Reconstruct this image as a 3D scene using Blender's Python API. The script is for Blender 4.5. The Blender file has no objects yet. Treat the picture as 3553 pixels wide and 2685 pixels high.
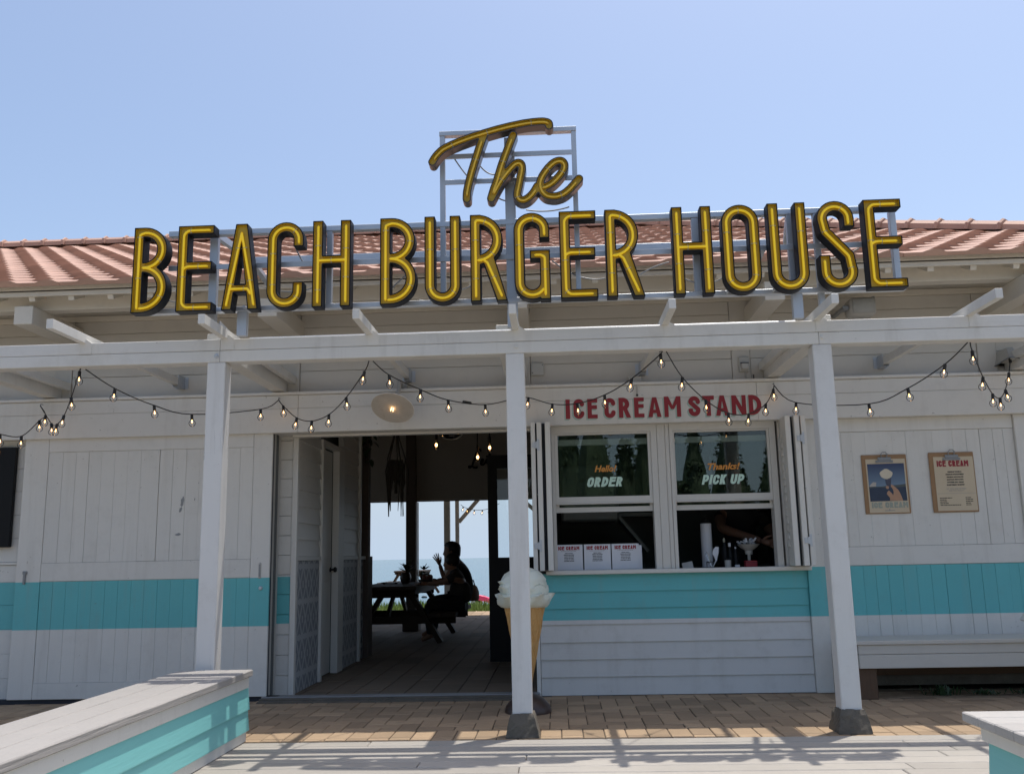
import bpy, bmesh, math, random
import numpy as np
from mathutils import Vector, Matrix, Euler
from mathutils.geometry import tessellate_polygon
random.seed(7)
R = math.radians
sc = bpy.context.scene
COL = sc.collection

# ------------------------------------------------------------------ camera
H_CAM = 1.12
pitch, yaw, roll = R(10.45985289), R(-2.57552193), R(-1.16937288)
F_PX, W_PX = 3192.2616, 3553.0
fw = Vector((math.sin(yaw)*math.cos(pitch), math.cos(yaw)*math.cos(pitch), math.sin(pitch)))
r0 = Vector((math.cos(yaw), -math.sin(yaw), 0)); u0 = r0.cross(fw)
rt = r0*math.cos(roll) + u0*math.sin(roll); up = -r0*math.sin(roll) + u0*math.cos(roll)
cam = bpy.data.cameras.new('camera'); co = bpy.data.objects.new('camera', cam); COL.objects.link(co)
m = Matrix((rt, up, -fw)).transposed().to_4x4(); m.translation = (0, 0, H_CAM); co.matrix_world = m
cam.sensor_fit = 'HORIZONTAL'; cam.sensor_width = 36; cam.lens = 36*F_PX/W_PX
cam.clip_start = 0.05; cam.clip_end = 60000
sc.camera = co

# ------------------------------------------------------------------ sky, sun, exposure
SUN = Vector((0.167, 0.17, 1.0)).normalized()
wd = bpy.data.worlds.new('World'); sc.world = wd; wd.use_nodes = True
nt = wd.node_tree; nt.nodes.clear()
sky = nt.nodes.new('ShaderNodeTexSky'); sky.sky_type = 'NISHITA'; sky.sun_disc = False
sky.sun_elevation = math.asin(SUN.z); sky.sun_rotation = math.atan2(SUN.x, SUN.y)
sky.altitude = 0; sky.air_density = 1.0; sky.dust_density = 2.6; sky.ozone_density = 1.0
bg = nt.nodes.new('ShaderNodeBackground'); bg.inputs['Strength'].default_value = 0.15
ow = nt.nodes.new('ShaderNodeOutputWorld')
# pale marine haze low over the whole horizon
tcw = nt.nodes.new('ShaderNodeTexCoord'); spw = nt.nodes.new('ShaderNodeSeparateXYZ'); nt.links.new(tcw.outputs['Generated'], spw.inputs[0])
mrw = nt.nodes.new('ShaderNodeMapRange'); mrw.interpolation_type = 'SMOOTHSTEP'; mrw.inputs['From Min'].default_value = 0.0; mrw.inputs['From Max'].default_value = 0.24
mrw.inputs['To Min'].default_value = 0.94; mrw.inputs['To Max'].default_value = 0.0; nt.links.new(spw.outputs[2], mrw.inputs['Value'])
mxw = nt.nodes.new('ShaderNodeMix'); mxw.data_type = 'RGBA'; nt.links.new(mrw.outputs[0], mxw.inputs['Factor']); nt.links.new(sky.outputs[0], mxw.inputs[6]); mxw.inputs[7].default_value = (2.85, 3.5, 4.35, 1)
nt.links.new(mxw.outputs[2], bg.inputs[0]); nt.links.new(bg.outputs[0], ow.inputs[0])
sl = bpy.data.lights.new('sun', 'SUN'); so = bpy.data.objects.new('sun', sl); COL.objects.link(so)
sl.energy = 3.1; sl.angle = R(0.53); sl.color = (1.0, 0.95, 0.87)
so.rotation_euler = SUN.to_track_quat('Z', 'Y').to_euler(); so.location = (3, 3, 20)
sc.view_settings.view_transform = 'Standard'; sc.view_settings.look = 'None'
sc.view_settings.gamma = 1; sc.view_settings.use_curve_mapping = False
sc.view_settings.exposure = 0.38

# ------------------------------------------------------------------ materials
def new_mat(name):
    ma = bpy.data.materials.new(name); ma.use_nodes = True
    n = ma.node_tree.nodes; l = ma.node_tree.links
    return ma, n, l, n['Principled BSDF']
def rgba(c): return (c[0], c[1], c[2], 1)
def surf(name, col, rough=0.5, var=0.06, scale=1.5, grain=None, bump=0.0, rnd=0.0, metal=0.0, spec=None,
         stripe=None, island=0.0, streak=0.0, crack=False, dirt=0.0, dirtcol=(0.16, 0.13, 0.10), dscale=5.0, fine=0.0, coat=0.0):
    """painted or natural surface: base colour with large soft variation, per-piece variation, wear and grain relief"""
    ma, n, l, b = new_mat(name)
    geo = n.new('ShaderNodeNewGeometry')
    def mth(op, a, bb=None, c=None):
        q = n.new('ShaderNodeMath'); q.operation = op
        for i, v in enumerate((a, bb, c)):
            if v is None: continue
            if isinstance(v, (int, float)): q.inputs[i].default_value = v
            else: l.new(v, q.inputs[i])
        return q.outputs[0]
    def noise(sc_, det=3.0, mp=None, rough_=0.55):
        t = n.new('ShaderNodeTexNoise'); t.inputs['Scale'].default_value = sc_; t.inputs['Detail'].default_value = det
        t.inputs['Roughness'].default_value = rough_
        if mp is not None:
            g = n.new('ShaderNodeMapping'); g.inputs['Scale'].default_value = mp
            l.new(geo.outputs['Position'], g.inputs['Vector']); l.new(g.outputs[0], t.inputs['Vector'])
        else: l.new(geo.outputs['Position'], t.inputs['Vector'])
        return t.outputs['Fac']
    cnode = n.new('ShaderNodeRGB'); cnode.outputs[0].default_value = rgba(col); cur = cnode.outputs[0]
    def mix(fac, a, bcol):
        q = n.new('ShaderNodeMix'); q.data_type = 'RGBA'
        if isinstance(fac, (int, float)): q.inputs['Factor'].default_value = fac
        else: l.new(fac, q.inputs['Factor'])
        l.new(a, q.inputs[6])
        if isinstance(bcol, tuple): q.inputs[7].default_value = rgba(bcol)
        else: l.new(bcol, q.inputs[7])
        return q.outputs[2]
    if stripe:
        z0, z1, sc_col = stripe
        sp = n.new('ShaderNodeSeparateXYZ'); l.new(geo.outputs['Position'], sp.inputs[0])
        f = mth('MULTIPLY', mth('GREATER_THAN', sp.outputs[2], z0), mth('LESS_THAN', sp.outputs[2], z1))
        cur = mix(f, cur, sc_col)
    k = mth('MULTIPLY_ADD', noise(scale), 2*var, 1-var)
    if fine: k = mth('MULTIPLY', k, mth('MULTIPLY_ADD', noise(60, 2), 2*fine, 1-fine))
    if rnd:
        oi = n.new('ShaderNodeObjectInfo')
        k = mth('MULTIPLY', k, mth('MULTIPLY_ADD', oi.outputs['Random'], 2*rnd, 1-rnd))
    if island: k = mth('MULTIPLY', k, mth('MULTIPLY_ADD', geo.outputs['Random Per Island'], 2*island, 1-island))
    vm = n.new('ShaderNodeVectorMath'); vm.operation = 'SCALE'; l.new(cur, vm.inputs[0]); l.new(k, vm.inputs['Scale'])
    cur = vm.outputs[0]
    if dirt:
        dn = noise(dscale, 6.0, None, 0.7)
        f = n.new('ShaderNodeMapRange'); f.inputs['From Min'].default_value = 0.52; f.inputs['From Max'].default_value = 0.78
        f.inputs['To Max'].default_value = dirt; l.new(dn, f.inputs['Value'])
        cur = mix(f.outputs[0], cur, dirtcol)
    if streak:                                    # rain streaks, scuffs and specks in the paint
        sn = noise(1.0, 4.0, (9, 9, .7), .65); f = n.new('ShaderNodeMapRange'); f.inputs['From Min'].default_value = .54; f.inputs['From Max'].default_value = .80; f.inputs['To Max'].default_value = streak; l.new(sn, f.inputs['Value'])
        cur = mix(f.outputs[0], cur, (0.30, 0.275, 0.235))
        sp2 = mth('MULTIPLY', mth('GREATER_THAN', noise(38, 2.0), .735), mth('GREATER_THAN', noise(2.3, 2.0), .5)); cur = mix(mth('MULTIPLY', sp2, min(1, streak*2.2)), cur, (0.16, 0.14, 0.12))
    if crack:
        g1 = noise(1.0, 3.0, (16, 16, 0.55), 0.6)
        ln = mth('LESS_THAN', mth('ABSOLUTE', mth('SUBTRACT', g1, 0.5)), 0.0035)
        f = mth('MULTIPLY', ln, mth('GREATER_THAN', noise(1.1, 2.0), 0.56))
        cur = mix(mth('MULTIPLY', f, 0.75), cur, (0.06, 0.055, 0.05))
    l.new(cur, b.inputs['Base Color'])
    b.inputs['Roughness'].default_value = rough; b.inputs['Metallic'].default_value = metal
    if spec is not None: b.inputs['Specular IOR Level'].default_value = spec
    if coat: b.inputs['Coat Weight'].default_value = coat
    if bump:
        gm = {'x': (3, 60, 60), 'y': (60, 3, 60), 'z': (60, 60, 3), None: (25, 25, 25)}[grain]
        bn = n.new('ShaderNodeBump'); bn.inputs['Strength'].default_value = bump; bn.inputs['Distance'].default_value = 0.01
        l.new(noise(1.0, 4.0, gm), bn.inputs['Height']); l.new(bn.outputs[0], b.inputs['Normal'])
    return ma
def emit(name, col, st):
    ma, n, l, b = new_mat(name)
    b.inputs['Base Color'].default_value = rgba(col); b.inputs['Emission Color'].default_value = rgba(col)
    b.inputs['Emission Strength'].default_value = st; return ma
def glass(name, tint=(0.93, 0.96, 0.95), ior=1.5, boost=0.0):
    ma, n, l, b = new_mat(name); n.remove(b)
    out = n['Material Output']; tr = n.new('ShaderNodeBsdfTransparent'); tr.inputs[0].default_value = rgba(tint)
    gl = n.new('ShaderNodeBsdfGlossy'); gl.inputs['Roughness'].default_value = 0.0
    fr = n.new('ShaderNodeFresnel'); fr.inputs['IOR'].default_value = ior
    ad = n.new('ShaderNodeMath'); ad.operation = 'ADD'; ad.inputs[1].default_value = boost; ad.use_clamp = True
    mx = n.new('ShaderNodeMixShader'); l.new(fr.outputs[0], ad.inputs[0]); l.new(ad.outputs[0], mx.inputs[0])
    l.new(tr.outputs[0], mx.inputs[1]); l.new(gl.outputs[0], mx.inputs[2]); l.new(mx.outputs[0], out.inputs[0]); return ma

WHITE = (0.655, 0.645, 0.61); TURQ = (0.115, 0.45, 0.475)
M = {}
M['wall'] = surf('facade_paint', WHITE, 0.55, 0.04, 1.1, 'z', 0.10, 0.025, stripe=(0.597, 0.992, TURQ), dirt=0.12, dscale=7, streak=.22)
M['lap'] = surf('lap_siding_paint', (0.60, 0.60, 0.59), 0.5, 0.05, 1.1, 'x', 0.10, 0.03, stripe=(0.597, 2.0, TURQ), dirt=0.18, dscale=5, streak=.2)
M['white'] = surf('white_paint', WHITE, 0.5, 0.04, 1.4, 'x', 0.10, 0.02, dirt=0.12, dscale=8, streak=.22)
M['whitez'] = surf('white_post_paint', (0.66, 0.655, 0.64), 0.5, 0.05, 1.4, 'z', 0.12, 0.02, dirt=0.14, dscale=7, streak=.3)
M['whitecrack'] = surf('cracked_post_paint', (0.66, 0.655, 0.64), 0.5, 0.05, 1.4, 'z', 0.12, 0.02, crack=True, dirt=0.14, dscale=7, streak=.3)
M['beam'] = surf('white_beam_paint', (0.655, 0.645, 0.615), 0.5, 0.05, 1.2, 'x', 0.15, 0.02, dirt=0.18, dscale=4, streak=.3)
M['upper'] = surf('upper_wall_paint', (0.58, 0.55, 0.50), 0.6, 0.05, 1.2, 'x', 0.08, 0.02, dirt=0.10, dscale=5)
M['eave'] = surf('eave_paint', (0.64, 0.595, 0.515), 0.6, 0.06, 1.4, 'x', 0.08, 0.03, dirt=0.18, dscale=4)
M['frame'] = surf('window_frame_paint', (0.58, 0.57, 0.54), 0.4, 0.03, 2, 'z', 0.03, 0.0, dirt=0.08)
M['turq'] = surf('turquoise_paint', (0.20, 0.53, 0.53), 0.5, 0.04, 1.5, 'y', 0.12, 0.02)
M['dark'] = surf('dark_gap', (0.02, 0.025, 0.035), 0.7, 0.1)
M['deck'] = surf('weathered_deck_wood', (0.355, 0.33, 0.295), 0.8, 0.14, 1.5, 'x', 0.7, 0.13, dirt=0.4, dirtcol=(0.33, 0.30, 0.26), dscale=9, fine=0.05)
M['benchtop'] = surf('weathered_bench_wood', (0.31, 0.295, 0.28), 0.8, 0.12, 2, 'y', 0.6, 0.05, dirt=0.45, dirtcol=(0.33, 0.30, 0.28), dscale=8, fine=0.06)
M['benchtopx'] = surf('weathered_bench_wood_across', (0.40, 0.385, 0.365), 0.8, 0.12, 2, 'x', 0.6, 0.05, dirt=0.4, dirtcol=(0.33, 0.30, 0.28), dscale=8, fine=0.06)
M['paver'] = surf('tan_brick_paver', (0.335, 0.238, 0.150), 0.85, 0.10, 3, None, 0.35, 0.22, dirt=0.4, dirtcol=(0.20, 0.15, 0.10), dscale=10, fine=0.08)
M['paver_f'] = surf('tan_brick_paver_field', (0.335, 0.238, 0.150), 0.85, 0.10, 3, None, 0.35, 0.0, island=0.22, dirt=0.4, dirtcol=(0.20, 0.15, 0.10), dscale=10, fine=0.08)
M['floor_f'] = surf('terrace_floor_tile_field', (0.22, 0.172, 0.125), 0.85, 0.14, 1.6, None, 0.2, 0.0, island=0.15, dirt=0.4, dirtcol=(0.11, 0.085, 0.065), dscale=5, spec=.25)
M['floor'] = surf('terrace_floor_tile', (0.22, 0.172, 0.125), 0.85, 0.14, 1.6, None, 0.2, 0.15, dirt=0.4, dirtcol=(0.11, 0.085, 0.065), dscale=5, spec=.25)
M['sandjoint'] = surf('dark_joint_sand', (0.07, 0.055, 0.04), 0.9, 0.2, 20)
M['tile'] = surf('salmon_roof_tile', (0.46, 0.285, 0.215), 0.65, 0.12, 2.5, None, 0.10, 0.11, dirt=0.4, dirtcol=(0.30, 0.17, 0.125), dscale=4, spec=0.3)
M['tile_f'] = surf('salmon_roof_tile_field', (0.46, 0.285, 0.215), 0.65, 0.12, 2.5, None, 0.10, 0.0, island=0.11, dirt=0.2, dirtcol=(0.34, 0.18, 0.13), dscale=4, spec=0.3)
M['tiledark'] = surf('roof_underlay', (0.12, 0.07, 0.06), 0.8)
M['galv'] = surf('galvanised_steel', (0.50, 0.53, 0.57), 0.45, 0.08, 6, None, 0.05, 0.03, metal=0.55, dirt=0.2, dirtcol=(0.35, 0.37, 0.40), dscale=12)
M['navy'] = surf('navy_letter_return', (0.007, 0.008, 0.012), 0.5, 0.1, 4, spec=0.18)
M['bronze'] = surf('bronze_letter_return', (0.035, 0.026, 0.022), 0.30, 0.2, 4)
M['mustard'] = surf('mustard_letter_face', (0.50, 0.335, 0.014), 0.45, 0.06, 6, dirt=0.2, dirtcol=(0.20, 0.13, 0.02), dscale=14)
M['neon'] = emit('yellow_neon_tube', (0.90, 0.62, 0.02), 0.16)
M['neondim'] = emit('unlit_yellow_tube', (0.80, 0.52, 0.05), 0.0)
M['clip'] = surf('tube_clip', (0.45, 0.42, 0.32), 0.4)
M['concrete'] = surf('footing_concrete', (0.12, 0.105, 0.085), 0.95, 0.4, 9, None, 0.9, 0.0, dirt=0.6, dirtcol=(0.08, 0.08, 0.06), dscale=14)
M['black'] = surf('black_rubber', (0.015, 0.015, 0.016), 0.5)
M['bulbglass'] = glass('clear_bulb_glass', (0.985, 0.985, 0.98), 1.22, 0.015)
M['lampfil'] = emit('lamp_filament', (1.0, 0.62, 0.30), 3.5)
M['filament'] = emit('warm_filament', (1.0, 0.50, 0.18), 7.0)
M['enamel'] = surf('cream_enamel', (0.80, 0.78, 0.74), 0.5, 0.05, 14, dirt=0.22, dirtcol=(0.25, 0.16, 0.09), dscale=30)
M['greysteel'] = surf('grey_steel', (0.26, 0.27, 0.28), 0.5, 0.1, 8, metal=0.4)
M['plastic'] = surf('grey_white_plastic', (0.46, 0.45, 0.42), 0.5, 0.05, 5)
M['glass'] = glass('window_glass', (0.78, 0.84, 0.82), 1.52, 0.015)
M['doorglass'] = glass('door_glass', (0.92, 0.95, 0.96), 1.5, 0.0)
M['blackpaint'] = surf('black_door_paint', (0.007, 0.008, 0.010), 0.5, 0.1, 3, spec=.2)
M['wood'] = surf('dark_terrace_wood', (0.10, 0.078, 0.062), 0.8, 0.2, 3, 'x', 0.3, 0.1)
M['table'] = surf('dark_table_wood', (0.055, 0.037, 0.025), 0.7, 0.2, 4, 'y', 0.3, 0.1, spec=.3)
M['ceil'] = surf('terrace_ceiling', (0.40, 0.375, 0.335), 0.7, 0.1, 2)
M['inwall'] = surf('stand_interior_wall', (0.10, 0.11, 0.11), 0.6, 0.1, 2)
M['brownpost'] = surf('brown_timber', (0.11, 0.062, 0.035), 0.7, 0.2, 5, 'z', 0.4)
M['red'] = surf('red_sign_paint', (0.27, 0.018, 0.028), 0.5, 0.05, 6)
M['mint'] = surf('mint_shadow_paint', (0.36, 0.47, 0.42), 0.5, 0.05, 6)
M['mintglass'] = surf('mint_window_paint', (0.52, 0.72, 0.62), 0.5, 0.05, 6)
M['orange'] = surf('orange_window_paint', (0.62, 0.26, 0.045), 0.5, 0.05, 6)
M['paperw'] = surf('white_paper', (0.62, 0.64, 0.69), 0.6, 0.02, 3)
M['kraft'] = surf('kraft_paper', (0.55, 0.46, 0.33), 0.7, 0.06, 6, dirt=0.2, dirtcol=(0.36, 0.27, 0.16), dscale=9)
M['board'] = surf('clipboard_wood', (0.30, 0.175, 0.085), 0.6, 0.12, 9, 'z', 0.1)
M['ink'] = surf('dark_ink', (0.03, 0.03, 0.03), 0.6)
M['greyink'] = surf('grey_ink', (0.26, 0.26, 0.27), 0.6)
M['icecream'] = surf('ice_cream_resin', (0.70, 0.73, 0.64), 0.4, 0.05, 6, None, 0.5, 0.0, dirt=0.3, dirtcol=(0.50, 0.53, 0.42), dscale=12)
M['waffle'] = surf('waffle_resin', (0.58, 0.335, 0.12), 0.45, 0.08, 6)
M['brownbase'] = surf('dark_brown_base', (0.05, 0.028, 0.022), 0.35, 0.1, 6)
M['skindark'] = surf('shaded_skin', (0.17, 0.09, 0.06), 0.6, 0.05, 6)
M['skin'] = surf('skin', (0.30, 0.17, 0.11), 0.55, 0.05, 6)
M['hair'] = surf('dark_hair', (0.012, 0.010, 0.009), 0.5)
M['cloth'] = surf('black_cloth', (0.014, 0.014, 0.017), 0.9)
M['clothdk'] = surf('dark_grey_cloth', (0.04, 0.038, 0.036), 0.9)
M['leaf'] = surf('dark_leaf', (0.03, 0.06, 0.02), 0.5, 0.3, 9)
M['pot'] = surf('dark_pot', (0.04, 0.034, 0.030), 0.4)
M['rope'] = surf('dark_rope', (0.045, 0.038, 0.030), 0.9)
M['pink'] = surf('pink_vinyl', (0.85, 0.07, 0.18), 0.35, 0.05, 6)
M['straw'] = surf('straw_thatch', (0.42, 0.31, 0.17), 0.9, 0.2, 20)
M['chrome'] = surf('chrome', (0.55, 0.55, 0.55), 0.12, 0.05, metal=1.0)
M['pane_pat'] = None
def get(mn): return M[mn] if isinstance(mn, str) else mn

# ------------------------------------------------------------------ mesh building
class MB:
    def __init__(s): s.v = []; s.f = []; s.mi = []; s.cur = 0
    def add(s, vs, fs, mi=None):
        o = len(s.v); s.v.extend([tuple(p) for p in vs])
        for f in fs: s.f.append(tuple(i+o for i in f)); s.mi.append(s.cur if mi is None else mi)
        return s
    def box(s, x0, x1, y0, y1, z0, z1, c=0.0):
        if c <= 0:
            v = [(x0,y0,z0),(x1,y0,z0),(x1,y1,z0),(x0,y1,z0),(x0,y0,z1),(x1,y0,z1),(x1,y1,z1),(x0,y1,z1)]
            return s.add(v, [(0,3,2,1),(4,5,6,7),(0,1,5,4),(1,2,6,5),(2,3,7,6),(3,0,4,7)])
        c = min(c, (x1-x0)*.45, (y1-y0)*.45, (z1-z0)*.45)
        X = (x0, x1); Y = (y0, y1); Z = (z0, z1); sg = (1, -1); v = []; idx = {}
        for i in (0,1):
            for j in (0,1):
                for k in (0,1):
                    b = (X[i], Y[j], Z[k])
                    for a in range(3):       # vertex lying on the face whose normal is axis a
                        p = [X[i]+c*sg[i], Y[j]+c*sg[j], Z[k]+c*sg[k]]; p[a] = b[a]
                        idx[(i,j,k,a)] = len(v); v.append(tuple(p))
        fs = []
        for a in range(3):
            o1, o2 = [q for q in range(3) if q != a]
            for s_ in (0,1):
                loop = []
                for (p, q) in ((0,0),(1,0),(1,1),(0,1)):
                    t = [0,0,0]; t[a] = s_; t[o1] = p; t[o2] = q; loop.append(idx[(t[0],t[1],t[2],a)])
                if (s_ == 1) == (a == 1): loop.reverse()
                fs.append(tuple(loop))
        for a in range(3):                   # edges parallel to axis a
            o1, o2 = [q for q in range(3) if q != a]
            for p in (0,1):
                for q in (0,1):
                    t = [0,0,0]; t[o1] = p; t[o2] = q
                    A = list(t); A[a] = 0; B = list(t); B[a] = 1
                    fs.append((idx[(*A, o1)], idx[(*B, o1)], idx[(*B, o2)], idx[(*A, o2)]))
        for i in (0,1):
            for j in (0,1):
                for k in (0,1): fs.append(tuple(idx[(i,j,k,a)] for a in range(3)))
        return s.add(v, fs)
    def beam(s, p0, p1, w, h, c=0.0, upv=(0,0,1)):
        p0 = Vector(p0); p1 = Vector(p1); d = (p1-p0); L = d.length; d.normalize()
        sd = d.cross(Vector(upv)); sd.normalize(); u = sd.cross(d)
        t = MB(); t.box(-w/2, w/2, 0, L, -h/2, h/2, c)
        return s.add([p0 + sd*x + d*y + u*z for x, y, z in t.v], t.f)
    def tube(s, pts, r, n=8, cap=True, closed=False):
        P = [Vector(p) for p in pts]; N = len(P); rings = []
        rr = r if isinstance(r, (list, tuple)) else [r]*N
        ref = None; vs = []
        for i, p in enumerate(P):
            if closed: t = P[(i+1) % N] - P[i-1]
            else: t = P[min(i+1, N-1)] - P[max(i-1, 0)]
            t.normalize()
            if ref is None:
                ref = Vector((0,0,1)) if abs(t.z) < .9 else Vector((0,1,0))
            a = t.cross(ref)
            if a.length < 1e-6: a = t.cross(Vector((1,0,0)))
            a.normalize(); b = a.cross(t); ref = b
            for k in range(n):
                q = 2*math.pi*k/n; vs.append(p + (a*math.cos(q) + b*math.sin(q))*rr[i])
        fs = []
        for i in range(N if closed else N-1):
            j = (i+1) % N
            for k in range(n):
                k2 = (k+1) % n; fs.append((i*n+k, i*n+k2, j*n+k2, j*n+k))
        if cap and not closed:
            fs.append(tuple(range(n-1, -1, -1))); fs.append(tuple((N-1)*n+k for k in range(n)))
        return s.add(vs, fs)
    def lathe(s, prof, c=(0,0,0), n=20, axis=None):
        vs = []; fs = []; Q = Vector((0,0,1)).rotation_difference(Vector(axis)) if axis is not None else None
        for r, z in prof:
            for k in range(n):
                a = 2*math.pi*k/n; p = Vector((r*math.cos(a), r*math.sin(a), z))
                if Q: p = Q @ p
                vs.append(p + Vector(c))
        for i in range(len(prof)-1):
            for k in range(n):
                k2 = (k+1) % n; fs.append((i*n+k, i*n+k2, (i+1)*n+k2, (i+1)*n+k))
        if prof[0][0] > 1e-5: fs.append(tuple(range(n-1,-1,-1)))
        if prof[-1][0] > 1e-5: fs.append(tuple((len(prof)-1)*n+k for k in range(n)))
        return s.add(vs, fs)
    def ball(s, c, r, n=10, m_=7, sq=(1,1,1)):
        t = MB(); t.lathe([(r*math.sin(math.pi*i/m_) if 0 < i < m_ else 0.0, -r*math.cos(math.pi*i/m_)) for i in range(m_+1)], (0,0,0), n)
        return s.add([(c[0]+x*sq[0], c[1]+y*sq[1], c[2]+z*sq[2]) for x,y,z in t.v], t.f)
    def prism(s, loops, d0, d1, f=lambda a, b, d: (a, d, b), back=True):
        """2D loops (first outer, then holes) extruded; f maps (a, b, depth) to space"""
        pl = [[Vector((a, b, 0)) for a, b in lp] for lp in loops]; flat = [p for lp in pl for p in lp]
        tri = tessellate_polygon(pl); N = len(flat)
        vs = [f(p.x, p.y, d0) for p in flat] + [f(p.x, p.y, d1) for p in flat]; fs = []
        for t in tri:
            fs.append(tuple(t));
            if back: fs.append(tuple(i+N for i in reversed(t)))
        o = 0
        for lp in pl:
            k = len(lp)
            for i in range(k): j = (i+1) % k; fs.append((o+i, o+j, o+j+N, o+i+N))
            o += k
        return s.add(vs, fs)
    def flat(s, loops, d, f=lambda a, b, d: (a, d, b)):
        pl = [[Vector((a, b, 0)) for a, b in lp] for lp in loops]; flat = [p for lp in pl for p in lp]
        return s.add([f(p.x, p.y, d) for p in flat], [tuple(t) for t in tessellate_polygon(pl)])
    def mesh(s, name, mats, smooth=False, ang=40):
        me = bpy.data.meshes.new(name); me.from_pydata(s.v, [], s.f)
        for ma in (mats if isinstance(mats, (list, tuple)) else [mats]): me.materials.append(get(ma))
        if any(s.mi): me.polygons.foreach_set('material_index', s.mi)
        bm = bmesh.new(); bm.from_mesh(me); bmesh.ops.recalc_face_normals(bm, faces=bm.faces); bm.to_mesh(me); bm.free()
        if smooth:
            me.polygons.foreach_set('use_smooth', [True]*len(me.polygons)); me.set_sharp_from_angle(angle=R(ang))
        me.update(); return me

def link(name, me, parent=None, loc=None, rot=None, label=None):
    o = bpy.data.objects.new(name, me); COL.objects.link(o)
    if loc is not None: o.location = loc
    if rot is not None: o.rotation_euler = rot
    if parent is not None:
        o.parent = parent; o.matrix_parent_inverse = parent.matrix_basis.inverted()
    if label: o['label'] = label
    return o
def put(name, mb, mat, parent=None, smooth=False, ang=40, label=None):
    return link(name, mb.mesh(name, mat, smooth, ang), parent, label=label)
def thing(name, label, cat, loc=(0,0,0), group=None):
    o = bpy.data.objects.new(name, None); COL.objects.link(o); o.location = loc; o.empty_display_size = .1
    o['label'] = label; o['category'] = cat
    if group: o['group'] = group
    return o
def tag(o, label, cat, group=None):
    o['label'] = label; o['category'] = cat
    if group: o['group'] = group
    return o
def kind(o, k): o['kind'] = k; return o
def dup(root, d, label, group=None):
    """copy of a thing with its parts and sub-parts, moved by d"""
    r = root.copy(); COL.objects.link(r); r.location = Vector(root.location) + Vector(d); r['label'] = label
    if group: r['group'] = group
    for ch in list(root.children):
        c = ch.copy(); COL.objects.link(c); c.parent = r
        for g in list(ch.children):
            e = g.copy(); COL.objects.link(e); e.parent = c
    return r

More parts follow.
